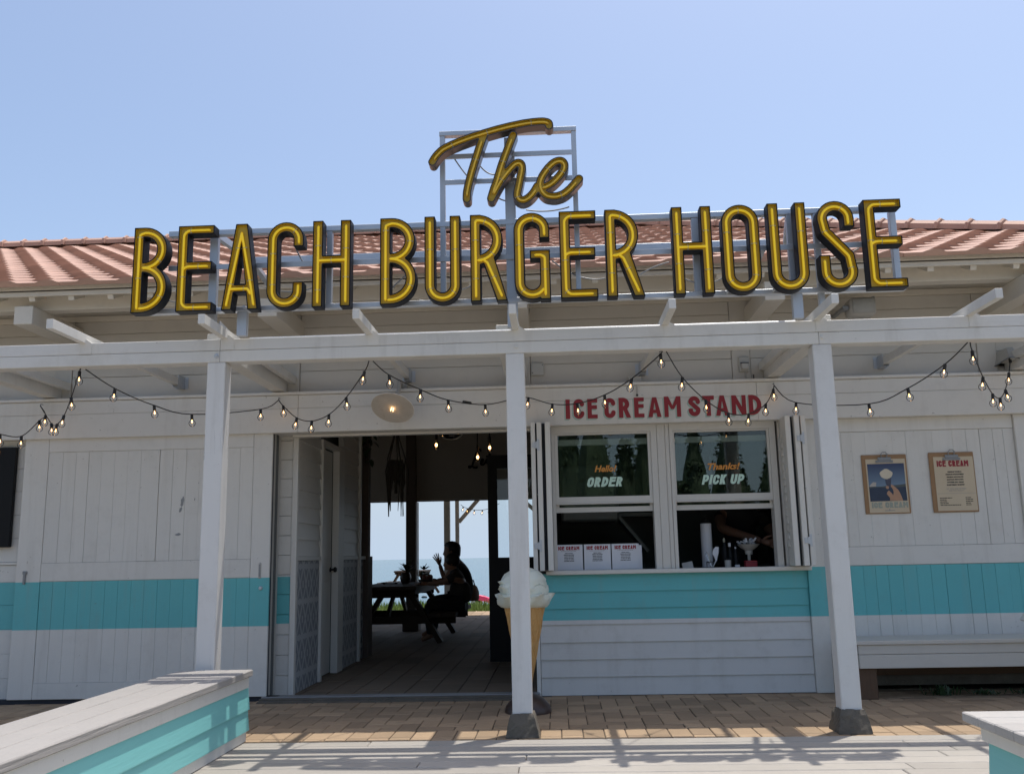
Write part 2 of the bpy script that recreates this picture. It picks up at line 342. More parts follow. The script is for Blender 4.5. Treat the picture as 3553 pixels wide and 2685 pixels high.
# ------------------------------------------------------------------ lettering: strokes -> outline by distance field
def arc(cx, cz, r, a0, a1, n=10):
    return [(cx + r*math.cos(R(a0+(a1-a0)*i/n)), cz + r*math.sin(R(a0+(a1-a0)*i/n))) for i in range(n+1)]
def rect(x0, z0, x1, z1): return ('poly', [(x0,z0),(x1,z0),(x1,z1),(x0,z1)])
def quad(*p):
    A = sum(p[i][0]*p[(i+1) % len(p)][1]-p[(i+1) % len(p)][0]*p[i][1] for i in range(len(p)))
    return ('poly', list(p) if A > 0 else list(reversed(p)))
def line(pts, b0=True, b1=True): return ('line', pts, b0, b1)
def glyph(ch, w, H, s, bs=None):
    """primitives and tube centre lines of a condensed capital letter, box w x H, stroke s"""
    bs = bs or s*.9; h = s/2; e = s*.55; G = []; T = []
    if ch in 'BRPD':
        G.append(rect(0,0,s,H))
        if ch == 'D':
            r = min(w-s*1.2, .36*H); c = [(h, H-h)] + arc(w-h-r, H-h-r, r, 90, 0) + arc(w-h-r, h+r, r, 0, -90) + [(h, h)]
            G.append(line(c)); T = [c]
        else:
            zm = {'B': .53*H, 'R': .475*H, 'P': .40*H}[ch]; wu = w if ch == 'P' else (w*.97 if ch == 'B' else w*.88)
            r = min((H-h-zm)/2, wu-s*1.15); c = [(h, H-h)] + arc(wu-h-r, H-h-r, r, 90, 0) + arc(wu-h-r, zm+r, r, 0, -90) + [(h, zm)]
            G.append(line(c)); up_ = [(h, e)] + [(h, H-h-.02*H)] + c[1:-1] + [(s*1.05, zm)]; T = [up_]
            if ch == 'B':
                r2 = min((zm-h)/2, w-s*1.15); c2 = [(h, zm)] + arc(w-h-r2, zm-r2, r2, 90, 0) + arc(w-h-r2, h+r2, r2, 0, -90) + [(h, h)]
                G.append(line(c2)); T.append([(s*1.05, zm)] + c2[1:-1] + [(s*.8, h)])
            if ch == 'R':
                G.append(quad((w-s*1.02,0),(w,0),(.66*w,.5*H),(.30*w,.5*H)))
                T.append([(s*1.3, zm), (.46*w, zm-.03*H), (w-h*1.15, e)])
    elif ch == 'E':
        G += [rect(0,0,s,H), rect(0,H-bs,w,H), rect(0,.475*H,w*.96,.475*H+bs), rect(0,0,w,bs)]
        T = [[(w-e, H-bs/2),(s*.9,H-bs/2),(h,H-bs*.95),(h,bs*.95),(s*.9,bs/2),(w-e,bs/2)], [(h,.475*H+bs/2-.03*H),(s*.9,.475*H+bs/2),(w*.96-e,.475*H+bs/2)]]
    elif ch == 'A':
        a = .30*w if w > 2.6*s else .36*w; c = w/2; q = s*1.0
        G += [quad((0,0),(q,0),(c+.06*w,H),(c-a/2-.01*w,H)), quad((w-q,0),(w,0),(c+a/2+.01*w,H),(c-.06*w,H)), rect(.2*w,.2*H,.8*w,.2*H+bs*.9)]
        T = [[(h*.9, e),(c-.01*w,H-s*.9)], [(c-.01*w,H-s*.9),(w-h*1.1-.05*w,.24*H),(w-h*.95,e)], [(.24*w,.2*H+bs*.45),(.70*w,.2*H+bs*.45),(.76*w,.19*H)]]
    elif ch == 'C':
        r = w/2-h; c = [(w-h,.71*H)] + arc(w/2,H-h-r,r,0,180,16) + arc(w/2,h+r,r,180,360,16) + [(w-h,.30*H)]
        G.append(line(c)); T = [[(w-h,.71*H+e*.8)] + c[2:-2] + [(w-h,.30*H-e*.6)]]
    elif ch == 'G':
        r = w/2-h; c = [(w-h,.70*H)] + arc(w/2,H-h-r,r,0,180,16) + arc(w/2,h+r,r,180,360,16) + [(w-h,.5*H)]
        G += [line(c), rect(.44*w,.565*H-bs,w,.565*H), rect(w-s,0,w,.56*H)]
        T = [[(w-h,.70*H+e*.8)] + c[2:-4], [(w-h,e),(w-h,.49*H),(w-s*.9,.565*H-bs/2),(.44*w+e,.565*H-bs/2)]]
    elif ch == 'H':
        G += [rect(0,0,s,H), rect(w-s,0,w,H), rect(0,.49*H,w,.49*H+bs)]
        T = [[(h,e),(h,H-e)], [(w-h,e),(w-h,H-e)], [(h,.49*H+bs/2),(w-h,.49*H+bs/2)]]
    elif ch == 'I': G.append(rect(0,0,w,H)); T = [[(w/2,e),(w/2,H-e)]]
    elif ch == 'U':
        r = w/2-h; c = [(h,H)] + arc(w/2,h+r,r,180,360,18) + [(w-h,H)]; G.append(line(c)); T = [[(h,H-e)] + c[1:-1] + [(w-h,H-e)]]
    elif ch == 'O':
        r = w/2-h; c = arc(w/2,H-h-r,r,0,180,16) + arc(w/2,h+r,r,180,360,16); c.append(c[0]); G.append(line(c, False, False)); T = [c]
    elif ch == 'S':
        r = w/2-h; c = [(w-h,.70*H)] + arc(w/2,H-h-r,r,0,180,14) + [(h+.06*w,.655*H),(w/2,.515*H),(w-h-.06*w,.375*H)] + arc(w/2,h+r,r,20,-180,16) + [(h,.385*H)]
        G.append(line(c)); T = [[(w-h,.70*H+e*.8)] + c[2:-1] + [(h,.385*H-e)]]
    elif ch == 'T': G += [rect(0,H-s*.95,w,H), rect(w/2-h,0,w/2+h,H)]
    elif ch == 'M': G += [rect(0,0,s*.95,H), rect(w-s*.95,0,w,H), quad((0,H),(s,H),(w/2+.35*s,.38*H),(w/2-.35*s,.38*H)), quad((w-s,H),(w,H),(w/2+.35*s,.38*H),(w/2-.35*s,.38*H))]
    elif ch == 'N': G += [rect(0,0,s*.95,H), rect(w-s*.95,0,w,H), quad((0,H),(s*1.0,H),(w,0),(w-s*1.0,0))]
    elif ch == 'K': G += [rect(0,0,s,H), quad((w-s*1.15,H),(w,H),(s*1.2,.36*H),(s*.4,.42*H)), quad((w-s*1.15,0),(w,0),(.55*w,.62*H),(.28*w,.50*H))]
    return G, T
def outline(G, s, res):
    """closed outlines (inside on the left) of the union of the primitives"""
    P = np.array([q for g in G for q in g[1]]); h = s/2
    x0, z0 = P.min(0)-s*.8; x1, z1 = P.max(0)+s*.8
    nx, nz = int((x1-x0)/res)+2, int((z1-z0)/res)+2
    X, Z = np.meshgrid(x0+res*(np.arange(nx)+.37), z0+res*(np.arange(nz)+.41), indexing='ij')
    def dpoly(Q):
        d = np.full(X.shape, -1e9)
        for i in range(len(Q)):
            a = np.array(Q[i]); b = np.array(Q[(i+1) % len(Q)]); e = b-a; L = np.hypot(*e)
            if L < 1e-9: continue
            d = np.maximum(d, (X-a[0])*e[1]/L - (Z-a[1])*e[0]/L)
        return d
    D = np.full(X.shape, 1e9)
    for g in G:
        if g[0] == 'poly': D = np.minimum(D, dpoly(g[1])); continue
        pts = g[1]; n = len(pts)-1
        hh = g[4] if len(g) > 4 else h
        for i in range(n):
            a = np.array(pts[i]); b = np.array(pts[i+1]); e = b-a; L = np.hypot(*e)
            if L < 1e-9: continue
            if (i == 0 and g[2]) or (i == n-1 and g[3]):
                t = e/L; q = np.array([t[1], -t[0]])*hh
                D = np.minimum(D, dpoly([tuple(a+q), tuple(b+q), tuple(b-q), tuple(a-q)]))
            else:
                u = np.clip(((X-a[0])*e[0]+(Z-a[1])*e[1])/L**2, 0, 1)
                D = np.minimum(D, np.hypot(X-a[0]-u*e[0], Z-a[1]-u*e[1])-hh)
    ins = D < 0; seg = {}
    def ept(i, j, i2, j2):
        t = D[i,j]/(D[i,j]-D[i2,j2]); return (X[i,j]+t*(X[i2,j2]-X[i,j]), Z[i,j]+t*(Z[i2,j2]-Z[i,j]))
    pos = {}
    ci = np.argwhere(~((ins[:-1,:-1] == ins[1:,:-1]) & (ins[:-1,:-1] == ins[1:,1:]) & (ins[:-1,:-1] == ins[:-1,1:])))
    for i, j in ci:
        c = [(i,j),(i+1,j),(i+1,j+1),(i,j+1)]; ent = []; ext = []
        for k in range(4):
            a, b = c[k], c[(k+1) % 4]
            if ins[a] != ins[b]:
                key = (min(a,b), max(a,b))
                if key not in pos: pos[key] = ept(*a, *b)
                (ext if ins[a] else ent).append((k, key))
        for k, key in ext:     # leave the shape here, come back in at the next entry: the inside stays on the left
            best = min(ent, key=lambda q: (k-q[0]) % 4) if len(ent) > 1 else ent[0]
            seg[key] = best[1]
    loops = []; used = set()
    for k0 in list(seg):
        if k0 in used: continue
        lp = []; k = k0
        while k not in used and k in seg: used.add(k); lp.append(pos[k]); k = seg[k]
        if len(lp) > 8: loops.append(lp)
    def rdp(p, tol):
        if len(p) < 3: return p
        a = np.array(p[0]); b = np.array(p[-1]); e = b-a; L = np.hypot(*e) or 1e-9; q = np.array(p)
        d = np.abs((q[:,0]-a[0])*e[1]-(q[:,1]-a[1])*e[0])/L; i = int(d.argmax())
        return rdp(p[:i+1], tol)[:-1]+rdp(p[i:], tol) if d[i] > tol else [p[0], p[-1]]
    out = []
    for lp in loops:
        q = np.array(lp); i = int(((q-q.mean(0))**2).sum(1).argmax()); lp = lp[i:]+lp[:i]
        k = len(lp)//2; out.append(rdp(lp[:k+1], res*.22)[:-1]+rdp(lp[k:]+[lp[0]], res*.22)[:-1])
    def area(l): return sum(l[i][0]*l[(i+1) % len(l)][1]-l[(i+1) % len(l)][0]*l[i][1] for i in range(len(l)))/2
    if out and area(max(out, key=lambda l: abs(area(l)))) < 0: out = [list(reversed(l)) for l in out]
    out.sort(key=lambda l: -abs(area(l))); return out
def inset(lp, d):
    r = []; n = len(lp)
    for i in range(n):
        a = np.array(lp[i-1]); p = np.array(lp[i]); b = np.array(lp[(i+1) % n])
        e1 = p-a; e2 = b-p; e1 = e1/(np.hypot(*e1) or 1); e2 = e2/(np.hypot(*e2) or 1)
        n1 = np.array([-e1[1], e1[0]]); n2 = np.array([-e2[1], e2[0]]); k = 1+n1@n2
        r.append(tuple(p+(n1+n2)/max(k, .35)*d))
    return r
OUT_CACHE = {}
def letter_outline(ch, w, H, s, bs=None, res=None):
    k = (ch, round(w, 4), round(H, 4), round(s, 4))
    if k not in OUT_CACHE: OUT_CACHE[k] = outline(glyph(ch, w, H, s, bs)[0], s, res or H/150)
    return OUT_CACHE[k]
def painted(name, items, d, mat, parent, thick=0.0012, f=None, label=None):
    """flat lettering: items = [(char, x0, x1, z0, z1, stroke)] as one thin sheet in the plane y = d"""
    mb = MB(); f = f or (lambda a, b, y: (a, y, b))
    for ch, x0, x1, z0, z1, s in items:
        for_lp = [[(x0+a, z0+b) for a, b in lp] for lp in letter_outline(ch, x1-x0, z1-z0, s)]
        mb.prism(for_lp, d, d-thick, f)
    return put(name, mb, mat, parent, label=label)
def spaced(txt, x0, x1, z0, z1, widths, gap, stroke):
    tot = sum(widths.get(c, 1) for c in txt)+gap*(len(txt)-1); u = (x1-x0)/tot; x = x0; it = []
    for c in txt:
        w = widths.get(c, 1)*u
        if c != ' ': it.append((c, x, x+w, z0, z1, stroke*u if c != 'I' else w))
        x += w+gap*u
    return it
def font_text(name, s, h, loc, mat, parent, align='CENTER', bold=0.0, shear=0.0, width=None, thick=0.0006, rot=None):
    cu = bpy.data.curves.new(name, 'FONT'); cu.body = s; cu.size = h/0.72; cu.align_x = align; cu.offset = bold; cu.shear = shear; cu.extrude = thick
    cu.resolution_u = 2
    t = bpy.data.objects.new('text_tmp', cu); COL.objects.link(t)
    me = bpy.data.meshes.new_from_object(t.evaluated_get(bpy.context.evaluated_depsgraph_get()))
    bpy.data.objects.remove(t); bpy.data.curves.remove(cu); me.name = name
    n = len(me.vertices); co_ = np.empty(n*3); me.vertices.foreach_get('co', co_); co_ = co_.reshape(-1, 3)
    if width and n:
        co_[:, 0] *= width/max(1e-6, co_[:, 0].max()-co_[:, 0].min())
    me.vertices.foreach_set('co', co_.ravel()); me.materials.clear(); me.materials.append(get(mat)); me.update()
    return link(name, me, parent, loc, rot or (R(90), 0, 0))

# ================================================================== SETTING
def board(name, x0, x1, y0, y1, z0, z1, mat, parent, c=0.003, label=None):
    return put(name, MB().box(x0, x1, y0, y1, z0, z1, c), mat, parent, label=label)
def lap(name, x0, x1, yf, z0, z1, mat, parent, proud=0.015):
    mb = MB(); pr = [(yf-proud, z0), (yf-proud+.002, z0+.006), (yf-.001, z1+.012), (yf+.012, z1+.012), (yf+.004, z0)]
    vs = [(x0, a, b) for a, b in pr]+[(x1, a, b) for a, b in pr]; n = len(pr)
    mb.add(vs, [tuple(range(n)), tuple(range(2*n-1, n-1, -1))]+[(i, i+n, (i+1) % n+n, (i+1) % n) for i in range(n)])
    return put(name, mb, mat, parent)

# ground sheet, sea
gm, n, l, b = new_mat('sand_and_soil')
geo = n.new('ShaderNodeNewGeometry'); nz = n.new('ShaderNodeTexNoise'); nz.inputs['Scale'].default_value = 1.2; nz.inputs['Detail'].default_value = 8
l.new(geo.outputs['Position'], nz.inputs['Vector']); cr = n.new('ShaderNodeValToRGB')
cr.color_ramp.elements[0].color = (0.20, 0.165, 0.115, 1); cr.color_ramp.elements[1].color = (0.34, 0.29, 0.21, 1)
cr.color_ramp.elements[0].position = .35; cr.color_ramp.elements[1].position = .68
l.new(nz.outputs['Fac'], cr.inputs[0]); l.new(cr.outputs[0], b.inputs['Base Color']); b.inputs['Roughness'].default_value = .95
g = MB(); ys = [-9000, -60, 19.95, 20.05, 22.3, 23.2, 26, 30, 48, 70, 200, 20000]; zs = [-.08, -.08, -.08, -.03, -.03, -.25, -1.5, -1.8, -2.75, -4.5, -8, -12]
xs = [-20000, -60, -10, 10, 60, 20000]
g.add([(x, y, z) for y, z in zip(ys, zs) for x in xs], [(i*6+k, i*6+k+1, (i+1)*6+k+1, (i+1)*6+k) for i in range(len(ys)-1) for k in range(5)])
kind(put('ground', g, gm), 'structure')
wm, n, l, b = new_mat('sea_water')
b.inputs['Base Color'].default_value = (0.045, 0.115, 0.15, 1); b.inputs['Roughness'].default_value = .16; b.inputs['IOR'].default_value = 1.33
geo = n.new('ShaderNodeNewGeometry'); mp = n.new('ShaderNodeMapping'); mp.inputs['Scale'].default_value = (.35, 1.1, 1)
l.new(geo.outputs['Position'], mp.inputs[0]); nz = n.new('ShaderNodeTexNoise'); nz.inputs['Scale'].default_value = 1.3; nz.inputs['Detail'].default_value = 5
l.new(mp.outputs[0], nz.inputs['Vector']); bn = n.new('ShaderNodeBump'); bn.inputs['Strength'].default_value = .5; bn.inputs['Distance'].default_value = .25
l.new(nz.outputs['Fac'], bn.inputs['Height']); l.new(bn.outputs[0], b.inputs['Normal'])
kind(put('sea', MB().add([(-20000, 40, -2.45), (20000, 40, -2.45), (20000, 20000, -2.45), (-20000, 20000, -2.45)], [(0, 1, 2, 3)]), wm), 'structure')

def pieces(name, group_parent, items, meshes, mat, limit, stuff_name):
    """items = [(mesh key, location)] nearest first: the first ones are objects sharing meshes, the rest one joined mesh"""
    for key, loc in items[:limit]: link(name, meshes[key], group_parent, loc)
    rest = items[limit:]
    if rest:
        mb = MB()
        cache = {k: ([tuple(v.co) for v in me.vertices], [tuple(p.vertices) for p in me.polygons]) for k, me in meshes.items()}
        for key, loc in rest:
            v, f = cache[key]; mb.add([(x+loc[0], y+loc[1], z+loc[2]) for x, y, z in v], f)
        kind(put(stuff_name, mb, mat, group_parent), 'stuff')

# herringbone paving between the deck and the wall
isl_mats = {}
pav = kind(put('paving', MB().box(-7.5, 7.5, 6.03, 7.95, -.06, -.008), 'sandjoint'), 'structure')
W = .1275; GX, GY = .043, 6.399; gp = .0055
PM = {'h': MB().box(gp/2, 2*W-gp/2, gp/2, W-gp/2, -.05, 0, .004).mesh('paver', 'paver'), 'v': MB().box(gp/2, W-gp/2, gp/2, 2*W-gp/2, -.05, 0, .004).mesh('paver', 'paver'),
      's': MB().box(gp/2, W-gp/2, gp/2, W-gp/2, -.05, 0, .004).mesh('paver', 'paver'), 'b': MB().box(gp/2, .1375-gp/2, gp/2, .247-gp/2, -.05, 0, .004).mesh('paver', 'paver'),
      'e': MB().box(gp/2, .1375-gp/2, gp/2, .104-gp/2, -.05, 0, .004).mesh('paver', 'paver')}
it = []
for i in range(-48, 48):
    for j in range(0, 12):
        k = (i-j) % 4; p = (GX+i*W, GY+j*W, random.uniform(-.0035, .001))
        if k == 0: it.append(('h', p))
        elif k == 2: it.append(('v', (p[0], p[1]-W, p[2])) if j > 0 else ('s', p))
        elif k == 3 and j == 11: it.append(('s', p))
for i in range(-45, 45):
    x = -.006+i*.1375
    it.append(('b', (x, 6.148, random.uniform(-.003, .001)))); it.append(('e', (x, 6.041, random.uniform(-.003, .001))))
def seen(p): return (abs(p[0]) > 4.3*p[1]/7.8, abs(p[0]+.0)*.6+p[1])
it.sort(key=lambda q: seen(q[1])); pieces('paver', pav, it, PM, 'paver_f', 300, 'paver_field')

# deck planks, front
deck = kind(put('deck', MB().box(-7, 7, 3.1, 6.03, -.12, -.05), 'dark'), 'structure')
y = 6.03; k = 0
while y > 3.2:
    cut = sorted(random.uniform(-5, 5) for _ in range(2)); cut = [-6.5]+[c for c in cut]+[6.5]
    if k == 0: cut = [-6.5, -1.2, 3.9, 6.5]
    if k == 1: cut = [-6.5, -2.6, 2.02, 6.5]
    if k == 3: cut = [-6.5, -.21, 2.11, 6.5]
    if k == 5: cut = [-6.5, -.24, 1.82, 6.5]
    for a, c in zip(cut[:-1], cut[1:]):
        if c-a > .1: board('deck_plank', a+.002, c-.002, y-.1435, y, -.045, random.uniform(-.0015, .003), 'deck', deck, .005)
    y -= .149; k += 1

# terrace floor inside the doorway
flr = kind(put('floor', MB().box(-7.5, 4.2, 7.95, 20.0, -.07, -.008), 'sandjoint'), 'structure')
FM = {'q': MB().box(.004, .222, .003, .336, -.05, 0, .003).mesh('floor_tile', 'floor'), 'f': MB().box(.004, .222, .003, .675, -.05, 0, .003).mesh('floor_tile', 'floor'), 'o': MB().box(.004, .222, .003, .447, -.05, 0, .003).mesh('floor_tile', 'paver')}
it = []
for i in range(-28, 19):
    x = -1.108+i*.226
    for j in range(-2, 17):
        y = 7.97+j*.678+(.339 if i % 2 else 0)
        if y+.68 > 18.9 or y < 7.3: continue
        if y < 7.96:
            if i % 2: it.append(('q', (x, 7.97, random.uniform(-.002, .001))))
            continue
        it.append(('f', (x, y, random.uniform(-.002, .001))))
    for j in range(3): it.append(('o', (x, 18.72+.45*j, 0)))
def seenf(p):
    y = p[1]; lo = -2.32 if y < 11 else -.29*y; hi = -.2 if y < 10.4 else -.05*y
    return (not (lo-.2 < p[0] < hi), y)
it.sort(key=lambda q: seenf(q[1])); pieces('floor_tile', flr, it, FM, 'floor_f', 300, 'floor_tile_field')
th = [(7.64, 7.70, .012), (7.70, 7.76, .026), (7.76, 7.87, .034), (7.87, 7.95, .022)]
for a, c, zt in th: board('threshold_strip', -2.46, -.175, a+.002, c-.002, -.04, zt, 'greysteel' if zt > .03 else 'concrete', flr, .004)

# grass strip at the far edge
gr = MB()
for _ in range(5200):
    x = random.uniform(-7, 2.5); y = random.uniform(20.15, 22.5); h = random.uniform(.05, .16)*(1.25 if y > 21.8 else 1); a = random.uniform(0, 6.28); w = random.uniform(.012, .03)
    dx, dy = math.cos(a)*w, math.sin(a)*w; lx, ly = random.uniform(-.05, .05), random.uniform(-.05, .05)
    gr.add([(x-dx, y-dy, -.04), (x+dx, y+dy, -.04), (x+lx, y+ly, h)], [(0, 1, 2)])
M['grass'] = surf('short_grass', (0.17, 0.26, 0.055), .8, .35, 2.5, rnd=0)
kind(put('grass', gr, 'grass'), 'stuff')

# the wood across the road behind the photographer (seen reflected in the panes)
tb = MB(); rg = random.Random(5)
for t in range(120):
    x = -42+t*.75+rg.uniform(-.8, .8); y = -28+rg.uniform(-7, 4); hh = rg.uniform(3.6, 7.6)*(1+.12*math.sin(x*.9)); cw = rg.uniform(1.0, 1.9)
    tb.cur = 1; tb.tube([(x, y, -.1), (x+rg.uniform(-.2, .2), y, hh*.5), (x, y, hh*.92)], [.16, .1, .03], 6)
    tb.cur = 0; n_ = 9; vs = []; ring = [(.04, .75), (.25, .85), (.5, .72), (.72, .5), (.9, .22), (.99, .03)]
    for q, r_ in ring:
        for k in range(n_): a = 6.283*k/n_; rr = cw*r_*rg.uniform(.7, 1.05); vs.append((x+rr*math.cos(a), y+rr*math.sin(a), hh*q))
    tb.add(vs, [(i*n_+k, i*n_+(k+1) % n_, (i+1)*n_+(k+1) % n_, (i+1)*n_+k) for i in range(5) for k in range(n_)])
    for _ in range(800):
        q = rg.random()**.8; zz = hh*(.02+1.0*q); rad = cw*(1.1-q*.80)*(0.80+.20*math.sin(11*q+t))
        a = rg.uniform(0, 6.283); rr = rad*math.sqrt(rg.random()); p = Vector((x+rr*math.cos(a), y+rr*math.sin(a), zz))
        d1 = Vector((rg.uniform(-1, 1), rg.uniform(-1, 1), rg.uniform(-.6, .6))).normalized()*rg.uniform(.07, .20); d2 = Vector((rg.uniform(-1, 1), rg.uniform(-1, 1), rg.uniform(.1, 1))).normalized()*rg.uniform(.08, .22)
        tb.add([p-d1, p+d1*.4-d2*.3, p+d1, p+d2], [(0, 1, 2, 3)])
M['foliage'] = surf('wood_foliage', (0.065, 0.10, 0.045), .7, .5, .8)
kind(put('tree_belt', tb, ['foliage', 'brownpost']), 'stuff')

# ================================================================== THE RESTAURANT BUILDING
B = thing('restaurant_building', 'white boarded beach restaurant with turquoise band and salmon tiled roof', 'building', (0, 9, 0))
TH = math.atan(.4258); cT, sT = math.cos(TH), math.sin(TH)
EY, EZ, RY = 6.95, 3.355, 12.0                        # tile base line at the eave, ridge line
RX = 1.36                                             # the ridge ends here and a hip runs down to the right front corner
def rz(y): return EZ+(y-EY)*.4258
roof = MB()
d = .05
def slab(p, q=None):
    roof.add([(x, y, z-.006) for x, y, z in p]+[(x, y, z-d) for x, y, z in p], [(0,1,2,3),(7,6,5,4),(0,4,5,1),(1,5,6,2),(2,6,7,3),(3,7,4,0)])
zr = rz(RY); XL = -13.0; XC = RX+(RY-EY)
slab([(XL, EY+.09, rz(EY+.09)), (XC-.09, EY+.09, rz(EY+.09)), (RX, RY, zr), (XL, RY, zr)])
slab([(XL, RY, zr), (RX, RY, zr), (XC, 2*RY-EY, EZ), (XL, 2*RY-EY, EZ)])
slab([(XC-.09, EY+.09, rz(EY+.09)), (XC, 2*RY-EY, EZ), (RX, RY, zr), (RX, RY, zr)])
RO = put('roof', roof, 'tiledark', B)
# roof tiles
prof = [(0,0),(.40,0),(.44,.003),(.52,.013),(.60,.020),(.68,.023),(.76,.023),(.83,.019),(.90,.009),(.95,.002),(1.0,0.0)]
TW, TL, EX = .3334, .335, .272
def tile_mesh(flip):
    mb = MB(); vs = []
    for u, hgt in prof: vs += [(u*TW, 0, hgt+.016), (u*TW, TL, hgt*.2), (u*TW, 0.004, -.014)]
    n = len(prof); fs = []
    for i in range(n-1): a = 3*i; c = 3*i+3; fs += [(a, c, c+1, a+1), (a+2, c+2, c, a)]
    fs += [(0, 1, 2), (3*n-3, 3*n-1, 3*n-2)]
    mb.add(vs, fs); return mb.mesh('roof_tile', 'tile', True, 50)
tme = tile_mesh(False); items = []
for i in range(20):
    s = i*EX-.02; y0 = EY+s*cT; z0 = EZ+s*sT
    for k in range(-30, 40):
        x = -4.270+k*TW+(TW/2 if i % 2 else 0)
        if x < -9.5 or x+TW*.6 > RX+(RY-y0): continue
        items.append((i, x, y0, z0))
items.sort(key=lambda q: (abs(q[1]+.16) > q[2]*.60, q[0], abs(q[1])))
for i, x, y0, z0 in items[:300]:
    o = link('roof_tile', tme, RO, (x+random.uniform(-.003, .003), y0, z0), (TH+random.uniform(-.006, .006), 0, random.uniform(-.006, .006)))
mb = MB(); tv = [tuple(v.co) for v in tme.vertices]; tf = [tuple(p.vertices) for p in tme.polygons]
for i, x, y0, z0 in items[300:]: mb.add([(x+a, y0+c*cT-e*sT, z0+c*sT+e*cT) for a, c, e in tv], tf)
kind(put('roof_tile_field', mb, 'tile_f', RO, True, 50), 'stuff')
# ridge and hip caps
def cap_mesh():
    mb = MB(); pr = [(-.125,-.04),(-.125,.015),(-.062,.062),(.062,.062),(.125,.015),(.125,-.04)]
    def ring(x, sc_, dz=0): return [(x, a*sc_, e*sc_+dz) for a, e in pr]
    rows = [ring(-.15, 1.0), ring(.115, 1.0), ring(.118, 1.16, .003), ring(.135, 1.26, .006), ring(.155, 1.2, .004), ring(.162, 1.0)]
    vs = [p for r_ in rows for p in r_]; fs = [(i*6+k, i*6+k+1, (i+1)*6+k+1, (i+1)*6+k) for i in range(5) for k in range(5)]
    fs += [tuple(range(6)), tuple(range(35, 29, -1))]
    mb.add(vs, fs); return mb.mesh('ridge_tile', 'tile', True, 35)
cme = cap_mesh(); x = RX-.1
while x > -9.2: link('ridge_tile', cme, RO, (x, RY-.01, zr+.030)); x -= .29
hd = Vector((XC-RX, EY-RY, EZ-zr)); hl = hd.length; hd.normalize(); s = .15
sd = Vector((0, 0, 1)).cross(hd).normalized(); un = hd.cross(sd); hm = Matrix((hd, sd, un)).transposed().to_euler()
while s < hl: link('ridge_tile', cme, RO, Vector((RX, RY, zr+.035))+hd*s, hm); s += .31
# eave
board('fascia_board', -9, 6.5, 7.0, 7.023, 3.325, 3.362, 'eave', B); board('fascia_board', -9, 6.5, 7.018, 7.042, 3.277, 3.316, 'eave', B)
RT = -3.892
for k in range(-8, 32):
    x = RT+k*.3269
    mb = MB().beam((x, 7.042, 3.272), (x, 9.4, 3.272+(9.4-7.042)*.4258), .050, .062, .003); put('rafter_tail', mb, 'eave', B)
board('soffit_board', -9, 6.4, 7.045, 7.055, 3.305, 3.32, 'eave', B)
kind(put('soffit', MB().add([(-9, 7.05, 3.312), (6.4, 7.05, 3.312), (6.4, 7.9, 3.312+.85*.4258), (-9, 7.9, 3.312+.85*.4258)], [(0,1,2,3)]), 'eave', B), 'structure')
board('eave_girder', -9, 6.3, 7.21, 7.33, 3.212, 3.42, 'eave', B, .005)
for x in (-6.38, -4.289, -2.274, -.264, 1.761, 3.77): board('bracket_beam', x-.078, x+.078, 7.06, 7.88, 3.058, 3.211, 'eave', B, .004)
# upper wall boards, fascia band with the lettering
px = [-9, -6.3, -4.285, -2.225, -.19, 1.71, 3.79, 6.5]
for a, c in zip(px[:-1], px[1:]):
    for z0, z1 in ((2.56, 2.766), (2.769, 3.160), (3.163, 3.276)): board('wall_board', a+.002, c-.16, 7.87, 7.90, z0, z1, 'upper', B)
    board('pilaster_board', c-.157, c-.002, 7.862, 7.90, 2.56, 3.276, 'upper', B)
board('wall_trim', -9, 6.5, 7.855, 7.90, 3.278, 3.33, 'eave', B); board('wall_board', -9, 6.5, 7.875, 7.91, 3.332, 3.62, 'upper', B)
fx = [-9, -2.2, 1.72, 6.5]
for a, c in zip(fx[:-1], fx[1:]):
    board('lintel_board', a+.001, c-.001, 7.745, 7.87, 2.209, 2.418, 'white', B); board('lintel_board', a+.001, c-.001, 7.746, 7.87, 2.4195, 2.534, 'white', B)
board('ledge_board', -9, 6.5, 7.728, 7.87, 2.536, 2.562, 'white', B, .004)
kq = 7.745/7.8
SL = [('I',.105,.142,2.438,2.269),('C',.172,.264,2.439,2.269),('E',.291,.377,2.438,2.268),('C',.435,.53,2.44,2.268),('R',.558,.661,2.44,2.267),('E',.689,.774,2.438,2.266),('A',.806,.919,2.436,2.265),
      ('M',.944,1.085,2.44,2.263),('S',1.149,1.249,2.436,2.264),('T',1.268,1.368,2.437,2.263),('A',1.378,1.49,2.436,2.262),('N',1.514,1.635,2.434,2.262),('D',1.657,1.763,2.434,2.262)]
SL = [(c, a*kq, e*kq, 1.12+(z0-1.12)*kq, 1.12+(z1-1.12)*kq, .037) for c, a, e, z1, z0 in SL]
painted('stand_lettering', SL, 7.7435, 'red', B)
sh = MB()                                            # drop shadow drawn to the lower left
for c, a, e, z0, z1, s in SL:
    lps = [[(a+p, z0+q) for p, q in lp] for lp in letter_outline(c, e-a, z1-z0, s)]
    for dx, yy in ((-.012, 7.7441), (-.006, 7.7443)):
        sh.prism([[(p+dx, q+dx*1.05) for p, q in lp] for lp in lps], yy, yy-.0002)
put('lettering_shadow', sh, 'mint', B)
